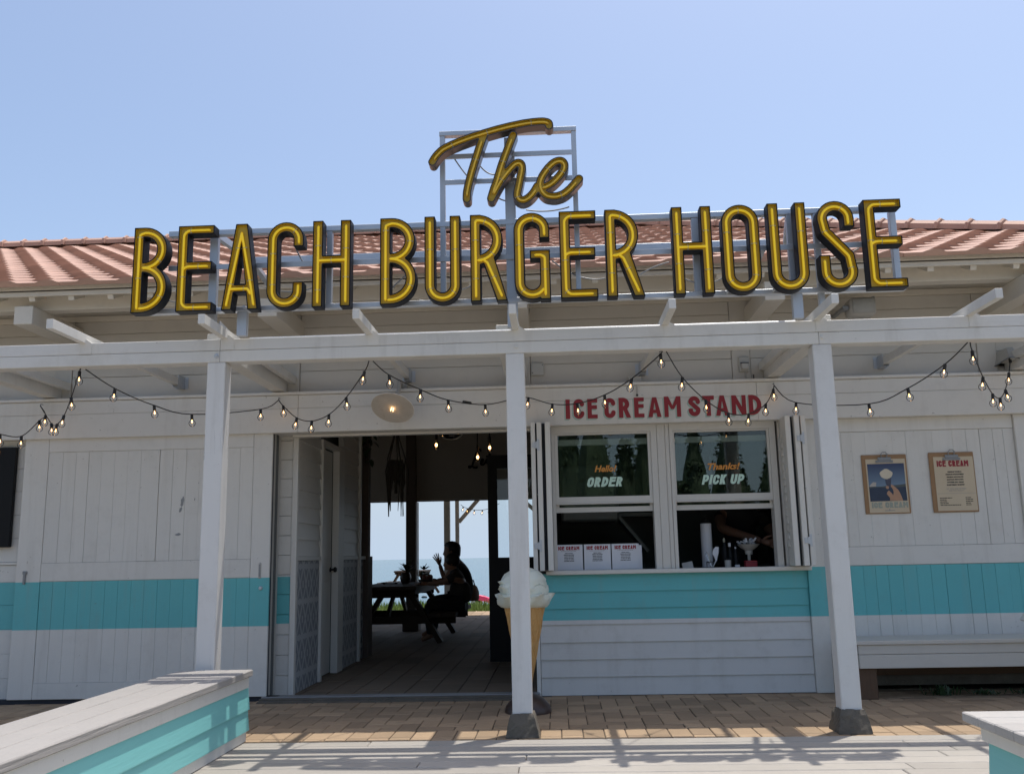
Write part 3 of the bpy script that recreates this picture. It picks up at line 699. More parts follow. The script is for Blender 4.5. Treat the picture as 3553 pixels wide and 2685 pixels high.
# left siding (beside the sliding door) and the dark shutter
for z0, z1 in ((0, .2), (.2015, .40), (.4015, .60), (.6015, .80), (.8015, .995), (.9965, 1.137), (1.165, 1.362), (1.3645, 1.564), (1.5665, 1.766), (1.7685, 1.967), (1.9695, 2.166), (2.1685, 2.25)):
    board('wall_board', -7.5, -4.50, 7.85, 7.88, max(z0, .03), z1, 'wall', B, .0015)
board('wall_trim', -7.5, -4.6, 7.835, 7.88, 1.139, 1.163, 'wall', B)
# barn door: frame, planks, fittings
D = put('sliding_door', MB().box(-4.612, -2.424, 7.805, 7.835, .035, 2.25), 'dark', B)
yd = (7.78, 7.806)
for x0, x1, z0, z1 in ((-4.612, -4.399, .035, 2.25), (-3.574, -3.412, 1.15, 2.094), (-2.588, -2.424, .035, 2.25), (-4.397, -2.590, 2.095, 2.25), (-4.397, -2.590, .995, 1.148), (-4.397, -2.590, .035, .166)):
    board('door_rail', x0, x1, yd[0], yd[1], z0, z1, 'wall', D, .003)
pxs = [-4.397,-4.270,-4.153,-4.039,-3.925,-3.808,-3.693,-3.576]; pxr = [-3.410,-3.293,-3.176,-3.059,-2.941,-2.823,-2.705,-2.590]
for lst in (pxs, pxr):
    for a, c in zip(lst[:-1], lst[1:]): g1 = random.choice((.0002, .0006, .0012)); board('door_plank', a+g1, c-g1, 7.7835+random.uniform(0, .002), 7.807, 1.1495, 2.0935, 'wall', D, .0008)
low = np.linspace(-4.397, -2.590, 17)
for a, c in zip(low[:-1], low[1:]): g1 = random.choice((.0002, .0007, .0014)); board('door_plank', a+g1, c-g1, 7.7835+random.uniform(0, .002), 7.807, .1675, .9935, 'wall', D, .0008)
mb = MB(); rr = random.Random(3)
def chip(cx, cz, w, h, tilt):
    pts = []
    for k in range(16):
        a = 2*math.pi*k/16; q = rr.uniform(.7, 1.15); x_, z_ = w*q*math.cos(a), h*q*math.sin(a); pts.append((cx+x_+z_*tilt, cz+z_))
    mb.flat([pts], 7.7826)
chip(-3.196, 1.645, .016, .045, .1); chip(-3.21, 1.575, .012, .022, .3); chip(-3.222, 1.366, .026, .012, .1); chip(-3.06, 1.80, .004, .004, 0); chip(-3.09, 1.66, .004, .012, 0)
put('paint_chip', mb, 'greysteel', D)
mb = MB().box(-2.517, -2.493, 7.772, 7.786, .985, 1.118, .008); put('door_handle', mb, 'plastic', D); put('handle_recess', MB().box(-2.5115, -2.4985, 7.7705, 7.773, 1.0, 1.103), 'greysteel', D)
put('door_lock', MB().lathe([(.0, .014), (.012, .012), (.017, .004), (.018, 0)], (-2.494, 7.779, .907), 14, (0, -1, 0)), 'galv', D, True)
mb = MB().box(-4.55, -4.512, 7.768, 7.782, 1.058, 1.085, .003).box(-4.54, -4.522, 7.762, 7.782, .975, 1.075, .003); put('door_latch', mb, 'greysteel', D)
put('door_track', MB().box(-4.72, -2.33, 7.80, 7.86, -.02, .034), 'dark', B)
board('door_jamb', -2.452, -2.428, 7.815, 8.03, .0, 2.23, 'plastic', B); board('door_jamb', -2.474, -2.456, 7.86, 8.03, .0, 2.23, 'greysteel', B)
# boards between barn door and doorway (set back)
kz = lambda z: 1.12+(z-1.12)*1.0255
zz = [-.0, .029, .19, .354, .52, .683, .848, 1.012, 1.174, 1.338, 1.505, 1.662, 1.824, 1.987, 2.153, 2.24]
for a, c in zip(zz[:-1], zz[1:]): board('wall_board', -2.463, -2.321, 8.052, 8.08, kz(a)+.0015, kz(c)-.0015, 'wall', B)
M['wallplain'] = surf('white_trim_paint', WHITE, .5, .04, 1.3, 'z', .08, .02, dirt=.10)
board('corner_board', -2.320, -2.272, 8.04, 8.10, 0, 2.25, 'wallplain', B)
# doorway header
board('door_header', -2.55, -.15, 7.88, 8.10, 2.213, 2.6, 'white', B, .005); board('header_strip', -2.30, -.17, 7.94, 8.02, 2.196, 2.2125, 'white', B)
# corridor wall on the left: wainscot with lattice print, siding above, door
LAT, n, l, b = new_mat('lattice_print')
geo = n.new('ShaderNodeNewGeometry'); sp = n.new('ShaderNodeSeparateXYZ'); l.new(geo.outputs['Position'], sp.inputs[0])
def mm(op, a, c=None):
    q = n.new('ShaderNodeMath'); q.operation = op
    for i, v in enumerate((a, c)):
        if v is None: continue
        if isinstance(v, (int, float)): q.inputs[i].default_value = v
        else: l.new(v, q.inputs[i])
    return q.outputs[0]
def tri(v, per): return mm('ABSOLUTE', mm('SUBTRACT', mm('FRACT', mm('DIVIDE', v, per)), .5))
Yc, Zc = sp.outputs[1], sp.outputs[2]
a1 = tri(mm('ADD', mm('MULTIPLY', Yc, 1.0), mm('MULTIPLY', Zc, .62)), .19); a2 = tri(mm('SUBTRACT', mm('MULTIPLY', Yc, 1.0), mm('MULTIPLY', Zc, .62)), .19); a3 = tri(Zc, .307)
inside = mm('MULTIPLY', mm('GREATER_THAN', a1, .10), mm('GREATER_THAN', a2, .10)); core = mm('LESS_THAN', mm('ADD', a1, a2), .80)
msk = mm('MULTIPLY', mm('MULTIPLY', inside, core), mm('GREATER_THAN', a3, .07))
mx = n.new('ShaderNodeMix'); mx.data_type = 'RGBA'; l.new(msk, mx.inputs['Factor']); mx.inputs[6].default_value = (.44, .46, .48, 1); mx.inputs[7].default_value = (.24, .26, .29, 1)
l.new(mx.outputs[2], b.inputs['Base Color']); b.inputs['Roughness'].default_value = .6
def corridor(y0, y1):
    board('wainscot_panel', -2.34, -2.293, y0, y1, 0, 1.125, LAT, B, .002); board('wainscot_cap', -2.34, -2.275, y0, y1, 1.127, 1.163, 'wallplain', B)
    z = 1.165
    while z < 2.9:
        mb = MB(); pr = [(-2.283, z), (-2.284, z+.008), (-2.300, z+.147), (-2.34, z+.147), (-2.34, z)]
        mb.add([(a, y0, c) for a, c in pr]+[(a, y1, c) for a, c in pr], [tuple(range(5)), tuple(range(9, 4, -1))]+[(i, i+5, (i+1) % 5+5, (i+1) % 5) for i in range(5)])
        put('wall_board', mb, 'wallplain', B); z += .147
corridor(8.10, 8.92); corridor(9.84, 10.64)
board('door_trim', -2.34, -2.268, 8.922, 8.985, 0, 2.30, 'wallplain', B); board('door_trim', -2.34, -2.268, 9.60, 9.838, 0, 2.30, 'wallplain', B); board('door_trim', -2.34, -2.27, 8.986, 9.598, 2.25, 2.30, 'wallplain', B)
ID = put('corridor_door', MB().box(-2.40, -2.345, 8.99, 9.60, .01, 2.24, .003), 'wallplain', B)
for z0, z1 in ((.25, .92), (1.15, 2.05)): board('door_panel', -2.346, -2.338, 9.10, 9.50, z0, z1, 'wallplain', ID, .004)
put('door_knob', MB().lathe([(0, 0), (.024, .002), (.024, .010), (.010, .014), (.010, .035), (.026, .045), (.028, .06), (.018, .072), (0, .075)], (-2.345, 9.55, 1.03), 14, (1, 0, 0)), 'black', ID, True)
board('corridor_post', -2.345, -2.262, 10.645, 10.70, 0, 3.2, 'wallplain', B); board('corridor_post', -2.36, -2.245, 11.0, 11.12, 0, 3.2, 'wood', B)
board('corridor_rail', -2.34, -2.27, 10.70, 11.0, 1.127, 1.165, 'wallplain', B); board('wainscot_panel', -2.34, -2.30, 10.70, 11.0, 0, 1.125, LAT, B)
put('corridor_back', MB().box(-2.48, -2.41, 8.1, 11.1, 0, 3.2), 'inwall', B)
board('half_wall', -2.33, -2.25, 11.13, 11.3, 0, 1.163, 'wood', B)
# terrace shell
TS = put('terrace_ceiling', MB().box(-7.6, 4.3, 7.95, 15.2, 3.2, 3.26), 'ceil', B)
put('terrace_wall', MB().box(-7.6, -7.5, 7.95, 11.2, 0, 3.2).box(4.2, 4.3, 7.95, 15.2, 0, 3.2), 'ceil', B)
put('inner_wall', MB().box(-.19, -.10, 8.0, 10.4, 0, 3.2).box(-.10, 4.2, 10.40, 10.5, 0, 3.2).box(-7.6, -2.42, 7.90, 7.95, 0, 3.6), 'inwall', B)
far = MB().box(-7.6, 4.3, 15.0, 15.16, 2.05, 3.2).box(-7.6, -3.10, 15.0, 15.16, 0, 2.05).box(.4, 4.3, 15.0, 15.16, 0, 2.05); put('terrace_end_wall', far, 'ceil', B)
board('opening_strip', -3.09, .4, 14.985, 15.0, 2.046, 2.062, 'white', B); board('opening_strip', -3.09, .4, 14.99, 15.02, 2.035, 2.0455, 'blackpaint', B)
board('opening_jamb', -3.10, -3.06, 14.96, 15.18, 0, 2.034, 'wallplain', B)
colm = put('terrace_column', MB().box(-2.43, -2.27, 14.90, 15.06, 0, 3.2, .006), 'wood', B); board('column_edge', -2.269, -2.258, 15.06, 15.16, 0, 2.034, 'wallplain', B); put('column_plinth', MB().box(-2.48, -2.22, 14.85, 15.11, 0, .22, .01), 'wood', colm)
# porch roof beyond, its posts and brace
put('porch_roof', MB().box(-8, 4.5, 15.2, 19.22, 2.72, 2.80), 'ceil', B)
for x0, x1 in ((-2.184, -2.07), (.3, .42), (-5.0, -4.88)): board('porch_post', x0, x1, 17.94, 18.06, 0, 2.72, 'whitez', B, .004)
board('porch_post', -2.03, -1.955, 18.55, 18.64, 0, 2.72, 'whitez', B, .004); put('porch_brace', MB().beam((-1.96, 18.6, 1.83), (-1.40, 18.6, 2.46), .07, .075, .003), 'whitez', B); put('porch_brace', MB().beam((-.2, 18.6, 1.83), (-1.10, 18.6, 2.62), .07, .075, .003), 'whitez', B)
# black glazed door standing in the passage
GD = put('glazed_door', MB().box(-.768, -.662, 10.42, 10.47, .0, 2.262).box(-.662, .02, 10.42, 10.47, 2.11, 2.262).box(-.662, .02, 10.42, 10.47, 0, 1.118).box(-.06, .02, 10.42, 10.47, 1.118, 2.11), 'blackpaint', B)
put('door_pane', MB().box(-.662, -.06, 10.44, 10.446, 1.118, 2.11), 'doorglass', GD)
# ---- ice cream stand front
for k, (a, c) in enumerate(((.005, .148), (.148, .285), (.285, .421), (.421, .563), (.563, .69), (.69, .826), (.826, .962))): lap('lap_board', -.160, 2.047, 7.845, a, c, 'lap', B)
board('base_strip', -.16, 2.05, 7.845, 7.88, -.03, .004, 'greysteel', B)
board('corner_board', -.196, -.163, 7.825, 8.0, 0, .97, 'wallplain', B); board('corner_board', 2.05, 2.188, 7.805, 7.86, 0, 2.209, 'wall', B)
board('counter_sill', -.098, 2.076, 7.775, 7.95, .966, 1.0, 'wallplain', B, .004)
board('stand_wall_board', -.20, -.03, 7.84, 7.95, 1.0, 2.209, 'wallplain', B); board('stand_wall_board', 1.889, 2.05, 7.84, 7.95, 1.0, 2.209, 'wallplain', B)
for k, (x0, x1, gx0, gx1) in enumerate(((0.0, .82, .028, .793), (1.006, 1.818, 1.021, 1.798))):
    WN = put('service_window', MB().box(x0-.028, x0, 7.83, 7.95, 1.0, 2.209).box(x1, x1+.05, 7.83, 7.95, 1.0, 2.209).box(x0, x1, 7.83, 7.95, 2.15, 2.209), 'frame', B)
    s1 = MB().box(x0+.001, gx0, 7.842, 7.872, 1.559, 2.149).box(gx1, x1-.001, 7.842, 7.872, 1.559, 2.149).box(gx0, gx1, 7.842, 7.872, 2.134, 2.149).box(gx0, gx1, 7.842, 7.872, 1.559, 1.608)
    put('sash', s1, 'frame', WN); board('meeting_strip', x0+.001, x1-.001, 7.836, 7.876, 1.545, 1.5575, 'frame', WN, .002)
    s2 = MB().box(x0+.001, gx0, 7.88, 7.91, 1.48, 2.1).box(gx1, x1-.001, 7.88, 7.91, 1.48, 2.1).box(gx0, gx1, 7.88, 7.91, 1.48, 1.522).box(gx0, gx1, 7.88, 7.91, 2.05, 2.1)
    put('sash', s2, 'frame', WN); put('window_pane', MB().box(gx0, gx1, 7.856, 7.860, 1.608, 2.134), 'glass', WN); put('window_pane', MB().box(gx0, gx1, 7.893, 7.897, 1.522, 2.05), 'glass', WN)
    cx = (.423, 1.415)[k]; yl = 7.8545
    font_text('orange_word', ('Hello!', 'Thanks!')[k], .054, (cx, yl, (1.818, 1.813)[k]), 'orange', WN, bold=.0022, shear=.28, width=(.186, .27)[k])
    wt = ('ORDER', 'PICK UP')[k]; xa, xb = ((.262, .560), (1.232, 1.578))[k]; z0 = (1.69, 1.688)[k]
    its = spaced(wt, xa, xb, z0, z0+.082, {'I': .42, ' ': .45}, .14, .40)
    painted('mint_word', its, yl, 'mintglass', WN, .0006, f=lambda a, c, y, z0=z0: (a+(c-z0)*.26, y, c))
board('window_mullion', .872, .938, 7.825, 7.95, 1.0, 2.209, 'frame', B, .003); board('window_mullion', .940, .976, 7.835, 7.95, 1.0, 2.209, 'frame', B)
# folded shutters
for side in (0, 1):
    xs_ = ((-.195, -.159), (-.145, -.105), (-.076, -.031)) if side == 0 else ((1.899, 1.942), (1.973, 2.016), (2.028, 2.067))
    SH = None
    for q, (x0, x1) in enumerate(xs_):
        y1 = 7.80 if side else 7.795
        if SH is None: SH = put('folding_shutter', MB().box(x0, x1, 7.60, y1, 1.004, 2.222, .004), 'wallplain', B)
        else: board('shutter_panel', x0, x1, 7.60, y1, 1.004, 2.222, 'wallplain', SH, .004)
        if q == 0 and side == 1:
            for z in np.arange(1.15, 2.03, .062):
                put('shutter_slat', MB().add([(x0-.0015, 7.70, z), (x0-.0015, 7.765, z), (x0-.010, 7.765, z+.012), (x0-.010, 7.70, z+.012), (x0-.0015, 7.70, z+.058), (x0-.0015, 7.765, z+.058)], [(0,1,2,3), (3,2,5,4), (0,3,4), (1,5,2)]), 'wallplain', SH)
    hx = (-.150, 2.021)[side]
    for z in (2.03, 1.205):
        put('hinge', MB().box(hx-.034, hx-.008, 7.594, 7.601, z-.022, z+.022, .001).box(hx+.006, hx+.026, 7.594, 7.601, z-.048, z+.048, .001).box(hx-.010, hx+.008, 7.590, 7.600, z-.03, z+.03, .003), 'galv', SH)
    put('shutter_pin', MB().lathe([(.004, 0), (.004, .012), (0, .013)], (hx+.002, 7.60, 1.62), 8, (0, -1, 0)), 'chrome', SH)
    put('shutter_gap', MB().box(xs_[0][1]+.001, xs_[2][0]-.001, 7.66, 7.79, 1.006, 2.218), 'dark', SH)
# stand room
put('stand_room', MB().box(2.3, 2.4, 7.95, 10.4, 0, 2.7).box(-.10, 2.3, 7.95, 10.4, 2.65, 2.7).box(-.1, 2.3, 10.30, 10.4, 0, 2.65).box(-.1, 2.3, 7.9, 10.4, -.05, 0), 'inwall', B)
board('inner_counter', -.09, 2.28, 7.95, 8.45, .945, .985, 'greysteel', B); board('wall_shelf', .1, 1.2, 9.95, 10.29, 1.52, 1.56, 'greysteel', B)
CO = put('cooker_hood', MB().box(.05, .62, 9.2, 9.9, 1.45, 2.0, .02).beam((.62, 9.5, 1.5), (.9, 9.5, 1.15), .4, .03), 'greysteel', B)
# right panel wall
board('panel_rail', 2.19, 3.83, 7.818, 7.86, 2.098, 2.209, 'wall', B); board('panel_rail', 2.19, 3.83, 7.818, 7.86, .995, 1.146, 'wall', B); board('panel_rail', 2.19, 2.408, 7.819, 7.86, 1.148, 2.096, 'wall', B)
ux = [2.41,2.494,2.606,2.718,2.83,2.942,3.051,3.16,3.328,3.44,3.55,3.66,3.745,3.83]; lx = [2.19,2.30,2.40,2.50,2.60,2.70,2.816,2.931,3.045,3.16,3.341,3.45,3.56,3.67,3.75,3.83]
for lst, z0, z1 in ((ux, 1.148, 2.096), (lx, .30, .993)):
    for a, c in zip(lst[:-1], lst[1:]): g1 = random.choice((.0002, .0004, .0014)); board('wall_plank', a+g1, c-g1, 7.824+random.uniform(0, .002), 7.86, z0, z1, 'wall', B, .0008)
board('corner_board', 3.832, 4.15, 7.795, 7.86, 0, 2.209, 'wallplain', B); put('wall_end', MB().box(4.15, 6.5, 7.82, 7.86, 0, 2.209), 'wall', B)
put('wall_base', MB().box(2.19, 6.5, 7.84, 7.88, .125, .299), 'brownpost', B); put('plinth_strip', MB().box(2.19, 6.5, 7.83, 7.9, .05, .123), 'concrete', B)

# ================================================================== PERGOLA
PG = thing('pergola', 'white timber pergola with a long beam on posts and projecting rafters', 'pergola', (-.25, 6.19, 0))
for x in (-4.39, -2.322, -.252, 1.816, 3.89):
    put('post', MB().box(x-.0635, x+.0635, 6.13, 6.255, .128, 2.486, .006), 'whitecrack' if x < -1 else 'whitez', PG)
    f = MB(); bt = [(x-.105, 6.082), (x+.105, 6.082), (x+.105, 6.30), (x-.105, 6.30)]; tp = [(x-.080, 6.108), (x+.080, 6.108), (x+.080, 6.277), (x-.080, 6.277)]
    n = 9; rf = random.Random(int(x*50)+99); vs = []; fs = []
    def edge(q, t):                                   # rounded, chipped outline of the cast block at height fraction t
        pts = []
        for i in range(4):
            for k in range(n): u = k/n; pts.append((q[i][0]*(1-u)+q[(i+1) % 4][0]*u, q[i][1]*(1-u)+q[(i+1) % 4][1]*u))
        return pts
    for r_ in range(8):
        t = min(1, r_/6); ba = edge(bt, t); ta = edge(tp, t)
        for (a, c), (a2, c2) in zip(ba, ta):
            px_, py_ = a*(1-t)+a2*t, c*(1-t)+c2*t; k_ = 1-.10*(r_ == 6)-.22*(r_ == 7); j = .0035
            vs.append((x+(px_-x)*k_+rf.uniform(-j, j), 6.19+(py_-6.19)*k_+rf.uniform(-j, j), .130*t+(.008 if r_ == 6 else .010 if r_ == 7 else 0)+rf.uniform(-.004, .004)*(r_ > 0)))
    m_ = 4*n; fs = [(r_*m_+k, r_*m_+(k+1) % m_, (r_+1)*m_+(k+1) % m_, (r_+1)*m_+k) for r_ in range(7) for k in range(m_)]+[tuple(7*m_+k for k in range(m_))]
    f.add(vs, fs); put('footing', f, 'concrete', PG)
bx = [-6.2, -2.30, 1.80, 5.6]
for a, c in zip(bx[:-1], bx[1:]):
    board('beam', a+.001, c-.001, 6.13, 6.25, 2.487, 2.5675, 'beam', PG, .003); board('beam', a+.001, c-.001, 6.131, 6.25, 2.570, 2.650, 'beam', PG, .003)
for x in (-5.32, -4.30, -3.280, -2.270, -1.256, -.245, .775, 1.795, 2.808, 3.83):
    mb = MB(); yq = 5.70
    mb.beam((x, yq, 2.682), (x, 7.84, 2.682), .046, .064, .002); put('rafter', mb, 'white', PG)
    mb = MB(); q = x+.03
    mb.add([(q-.038, 6.1265, 2.572), (q+.038, 6.1265, 2.572), (q+.038, 6.1265, 2.648), (q-.038, 6.1265, 2.700), (q-.038, 6.16, 2.572), (q+.038, 6.16, 2.572), (q+.038, 6.16, 2.648), (q-.038, 6.16, 2.700)], [(0,1,2,3),(1,5,6,2),(2,6,7,3),(0,3,7,4),(4,7,6,5),(0,4,5,1)])
    put('rafter_block', mb, 'beam', PG)
for x in (-3.28, -1.256, .775, 2.808):
    put('joist_hanger', MB().box(x-.026, x-.0235, 7.72, 7.868, 2.64, 2.74).box(x+.0235, x+.026, 7.72, 7.868, 2.64, 2.74).box(x-.056, x-.026, 7.862, 7.868, 2.64, 2.74).box(x+.026, x+.056, 7.862, 7.868, 2.64, 2.74).box(x-.026, x+.026, 7.72, 7.868, 2.636, 2.6395), 'galv', PG)
for x in (-4.42, -2.385, -.33, 1.872, 3.9):
    board('cross_beam', x-.056, x+.056, 6.251, 7.862, 2.572, 2.72, 'white', PG, .004)
for x in (-2.322, -.245, 1.82):
    put('bolt', MB().lathe([(0, .014), (.009, .012), (.011, .004), (.018, .003), (.018, 0)], (x, 6.130, 2.53), 8, (0, -1, 0)), 'beam' if x > -2 else 'galv', PG)

# ================================================================== ROOFTOP SIGN
SG = thing('rooftop_sign', 'large yellow channel letter sign reading The Beach Burger House on a steel frame', 'sign', (-.25, 6.07, 2.66))
YS, YB, RIM = 5.92, 6.008, .0078
def channel(ch, loops, tubes, x0, z0, lit, tub_r=.0088, ret='navy', studs=()):
    put_loops = [[(x0+a, z0+c) for a, c in lp] for lp in loops]; ins = [inset(lp, RIM) for lp in put_loops]
    mb = MB()
    for o, i in zip(put_loops, ins):
        n = len(o)
        vs = [(a, YS, c) for a, c in o]+[(a, YS, c) for a, c in i]+[(a, YB, c) for a, c in o]
        mb.add(vs, [(k, (k+1) % n, n+(k+1) % n, n+k) for k in range(n)]+[(k, (k+1) % n, 2*n+(k+1) % n, 2*n+k) for k in range(n)])
    mb.flat(put_loops, YB)
    L = put('sign_letter', mb, ret, SG, True, 30, label='letter '+ch)
    fc = MB()
    for i in ins:
        n = len(i); fc.add([(a, YS+.001, c) for a, c in i]+[(a, YS+.022, c) for a, c in i], [(k, (k+1) % n, n+(k+1) % n, n+k) for k in range(n)])
    fc.flat(ins, YS+.022); put('letter_face', fc, 'mustard', L, True, 30)
    tm = MB(); cm = MB()
    for t in tubes:
        P = [Vector((x0+a, YS+.010, z0+c)) for a, c in t]
        P = [p for k, p in enumerate(P) if k == 0 or (p-P[k-1]).length > 1e-4]
        Q = [P[0]]                                     # bent tube: round the corners a little
        for k in range(1, len(P)-1):
            a, p, c = P[k-1], P[k], P[k+1]; r_ = min(.016, (p-a).length*.4, (c-p).length*.4)
            if (p-a).angle(c-p) > .5: Q += [p+(a-p).normalized()*r_, p+((a-p).normalized()+(c-p).normalized())*r_*.22, p+(c-p).normalized()*r_]
            else: Q.append(p)
        Q.append(P[-1]); tm.tube(Q, tub_r, 8)
        for e, dd in ((Q[0], Q[0]-Q[1]), (Q[-1], Q[-1]-Q[-2])): tm.tube([e, e+dd.normalized()*.004, e+Vector((0, .014, 0))], tub_r*.7, 6)
        Lt = [0]
        for k in range(len(Q)-1): Lt.append(Lt[-1]+(Q[k+1]-Q[k]).length)
        nb = max(1, int(Lt[-1]/.24))
        for j in range(nb):
            s = Lt[-1]*(j+.5+random.uniform(-.2, .2))/nb; k = max(i for i in range(len(Lt)) if Lt[i] <= s); k = min(k, len(Q)-2)
            dv = (Q[k+1]-Q[k]).normalized(); p = Q[k]+dv*(s-Lt[k]); sdv = Vector((dv.z, 0, -dv.x))
            cm.tube([p-dv*.0018, p+dv*.0018], tub_r*1.12, 8)
            for sg in (1, -1): cm.tube([p+sdv*sg*.015, p+sdv*sg*.015+Vector((0, .012, 0))], .0042, 6)
    put('neon_tube', tm, 'neon' if lit else 'neondim', L, True, 60); kind(put('tube_clip', cm, 'clip', L), 'stuff')
    for sx, sz in studs: put('mount_stud', MB().tube([(sx, YB-.002, sz), (sx, 6.064, sz)], .009, 8), 'galv', L)
HL = .609
LT = [('B',-2.851,.243),('E',-2.541,.250),('A',-2.227,.253),('C',-1.918,.250),('H',-1.606,.262),('B',-1.143,.246),('U',-.840,.243),('R',-.530,.249),('G',-.235,.242),('E',.073,.248),('R',.381,.251),
      ('H',.828,.262),('O',1.156,.248),('U',1.465,.251),('S',1.786,.245),('E',2.098,.247)]
for ch, x0, w in LT:
    G, T = glyph(ch, w, HL, .071, .062); z0 = 2.796+(x0+2.85)*.0018
    channel(ch, letter_outline(ch, w, HL, .071, .062, .0032), T, x0, z0, True, studs=((x0+(.035 if ch not in 'AS' else w/2), 2.845), (x0+(.035 if ch not in 'AS' else w/2), 3.150)))
# the script word above
SCR = {'T': ([[(-.784,3.805),(-.767,3.834),(-.747,3.86),(-.713,3.892),(-.667,3.917),(-.593,3.948),(-.49,3.983),(-.387,4.011),(-.313,4.03),(-.244,4.045),(-.148,4.062),(-.062,4.07),(-.006,4.069),(.022,4.057),(.027,4.036)],
              [(-.427,3.985),(-.451,3.917),(-.475,3.84),(-.507,3.739),(-.531,3.65),(-.546,3.58),(-.549,3.526)]]),
       'h': ([[(-.223,3.98),(-.271,3.855),(-.306,3.761),(-.342,3.643),(-.36,3.596),(-.382,3.523)], [(-.382,3.523),(-.36,3.566),(-.326,3.63),(-.285,3.688),(-.245,3.737),(-.21,3.769),(-.185,3.773),(-.170,3.755),(-.169,3.719),(-.179,3.672),(-.191,3.613),(-.202,3.566),(-.204,3.536),(-.191,3.512),(-.166,3.502),(-.135,3.513),(-.103,3.541),(-.082,3.570),(-.065,3.60)],
              [(-.060,3.598),(-.024,3.591),(.01,3.602),(.044,3.624),(.084,3.664),(.114,3.707),(.123,3.743),(.11,3.77),(.085,3.777),(.051,3.764),(.013,3.729),(-.021,3.683),(-.039,3.648),(-.046,3.619),(-.043,3.589),(-.03,3.556),(-.003,3.531),(.036,3.521),(.069,3.522),(.114,3.538),(.16,3.575),(.195,3.615),(.219,3.641)]])}
def smooth_line(p, n=3):
    P = [Vector((a, c, 0)) for a, c in p]; out = []
    for i in range(len(P)-1):
        a, b_, c, d_ = P[max(i-1, 0)], P[i], P[i+1], P[min(i+2, len(P)-1)]
        for k in range(n):
            t = k/n; q = .5*((2*b_)+(c-a)*t+(2*a-5*b_+4*c-d_)*t*t+(3*b_-a-3*c+d_)*t**3); out.append((q.x, q.y))
    return out+[p[-1]]
for ch, strokes in SCR.items():
    ss = [smooth_line(p) for p in strokes]; lps = outline([('line', p, False, False) for p in ss], .058, .0032)
    tubes = []
    for p in ss:
        d0 = 0; q = list(p)
        while len(q) > 4 and math.dist(p[0], q[0]) < .03: q.pop(0)
        while len(q) > 4 and math.dist(p[-1], q[-1]) < .025: q.pop()
        tubes.append(q)
    channel({'T': 'T in script', 'h': 'he in script'}[ch], lps, tubes, 0, 0, False, .0078, 'bronze', studs=(((-.475, 3.90), (-.51, 3.71)) if ch == 'T' else ((-.26, 3.90), (-.32, 3.71), (.10, 3.71))))
def steel(name, x0, x1, y0, y1, z0, z1): return board(name, x0, x1, y0, y1, z0, z1, 'galv', SG, .002)
for x0, x1, z0, z1 in ((-2.373,-2.317,2.715,3.384), (-2.164,-2.096,2.652,2.824), (-1.546,-1.508,2.861,3.384), (-.750,-.714,2.861,4.06), (-.294,-.222,2.652,4.03), (.180,.214,2.861,4.06), (.983,1.032,2.861,3.384), (1.627,1.681,2.861,3.384), (1.628,1.696,2.652,2.824), (1.807,1.844,2.717,3.384), (2.320,2.361,2.861,3.384)):
    steel('frame_post', x0, x1, 6.062, 6.105, z0, z1)
for x0, x1, z0, z1 in ((-2.67,2.16,3.385,3.424), (-2.86,2.38,2.825,2.860), (-.753,.216,4.061,4.095)): steel('frame_rail', x0, x1, 6.058, 6.108, z0, z1)
for x0, x1, z0, z1 in ((-2.66,2.33,3.130,3.168), (-.713,.179,3.881,3.917), (-.713,.179,3.690,3.726)): steel('frame_rail', x0, x1, 6.052, 6.0615, z0, z1)
steel('base_plate', -2.10, 1.66, 6.150, 6.235, 2.651, 2.660)
steel('rear_rail', -2.30, 1.62, 6.60, 6.65, 3.345, 3.400)
for x in (-2.345, 1.655): put('frame_brace', MB().beam((x, 6.105, 3.40), (x+.10, 6.61, 3.37), .035, .05, .002), 'galv', SG)
for x in (-2.25, 1.6): put('frame_brace', MB().beam((x, 6.62, 3.36), (x, 7.05, 3.30), .04, .04, .002), 'galv', SG)
for x in (-2.33, 1.66): put('bracket', MB().beam((x+.03, 6.10, 2.76), (x+.05, 6.42, 2.70), .006, .03), 'galv', SG)
def sag(a, b_, s, n=14): return [Vector(a).lerp(Vector(b_), i/n)-Vector((0, 0, s*4*(i/n)*(1-i/n))) for i in range(n+1)]
for a, b_, s in (((-2.73,6.07,2.95),(-2.33,6.07,2.90),.03), ((-1.98,6.08,3.0),(-1.55,6.08,3.02),.05), ((-1.78,6.08,3.3),(-1.70,6.08,3.15),.01), ((-1.10,6.08,2.95),(-.92,6.08,3.10),-.01), ((-.9,6.08,2.87),(-.78,6.08,2.87),.01), ((-.64,6.08,2.93),(-.5,6.08,2.98),.01), ((.02,6.08,3.12),(.38,6.08,2.98),.05), ((.62,6.08,3.0),(.82,6.08,3.08),-.01), ((.9,6.08,2.97),(1.2,6.08,2.97),.05), ((1.7,6.08,3.1),(2.1,6.08,3.13),.05), ((-.68,6.07,3.95),(-.5,6.07,3.69),.02), ((-.5,6.07,3.88),(-.31,6.07,3.78),.06), ((-.4,6.07,3.64),(-.27,6.07,3.56),.02), ((-.15,6.07,3.49),(.15,6.07,3.50),.02)):
    put('cable', MB().tube(sag(a, b_, s), .005, 6), 'greysteel', SG, True, 80)

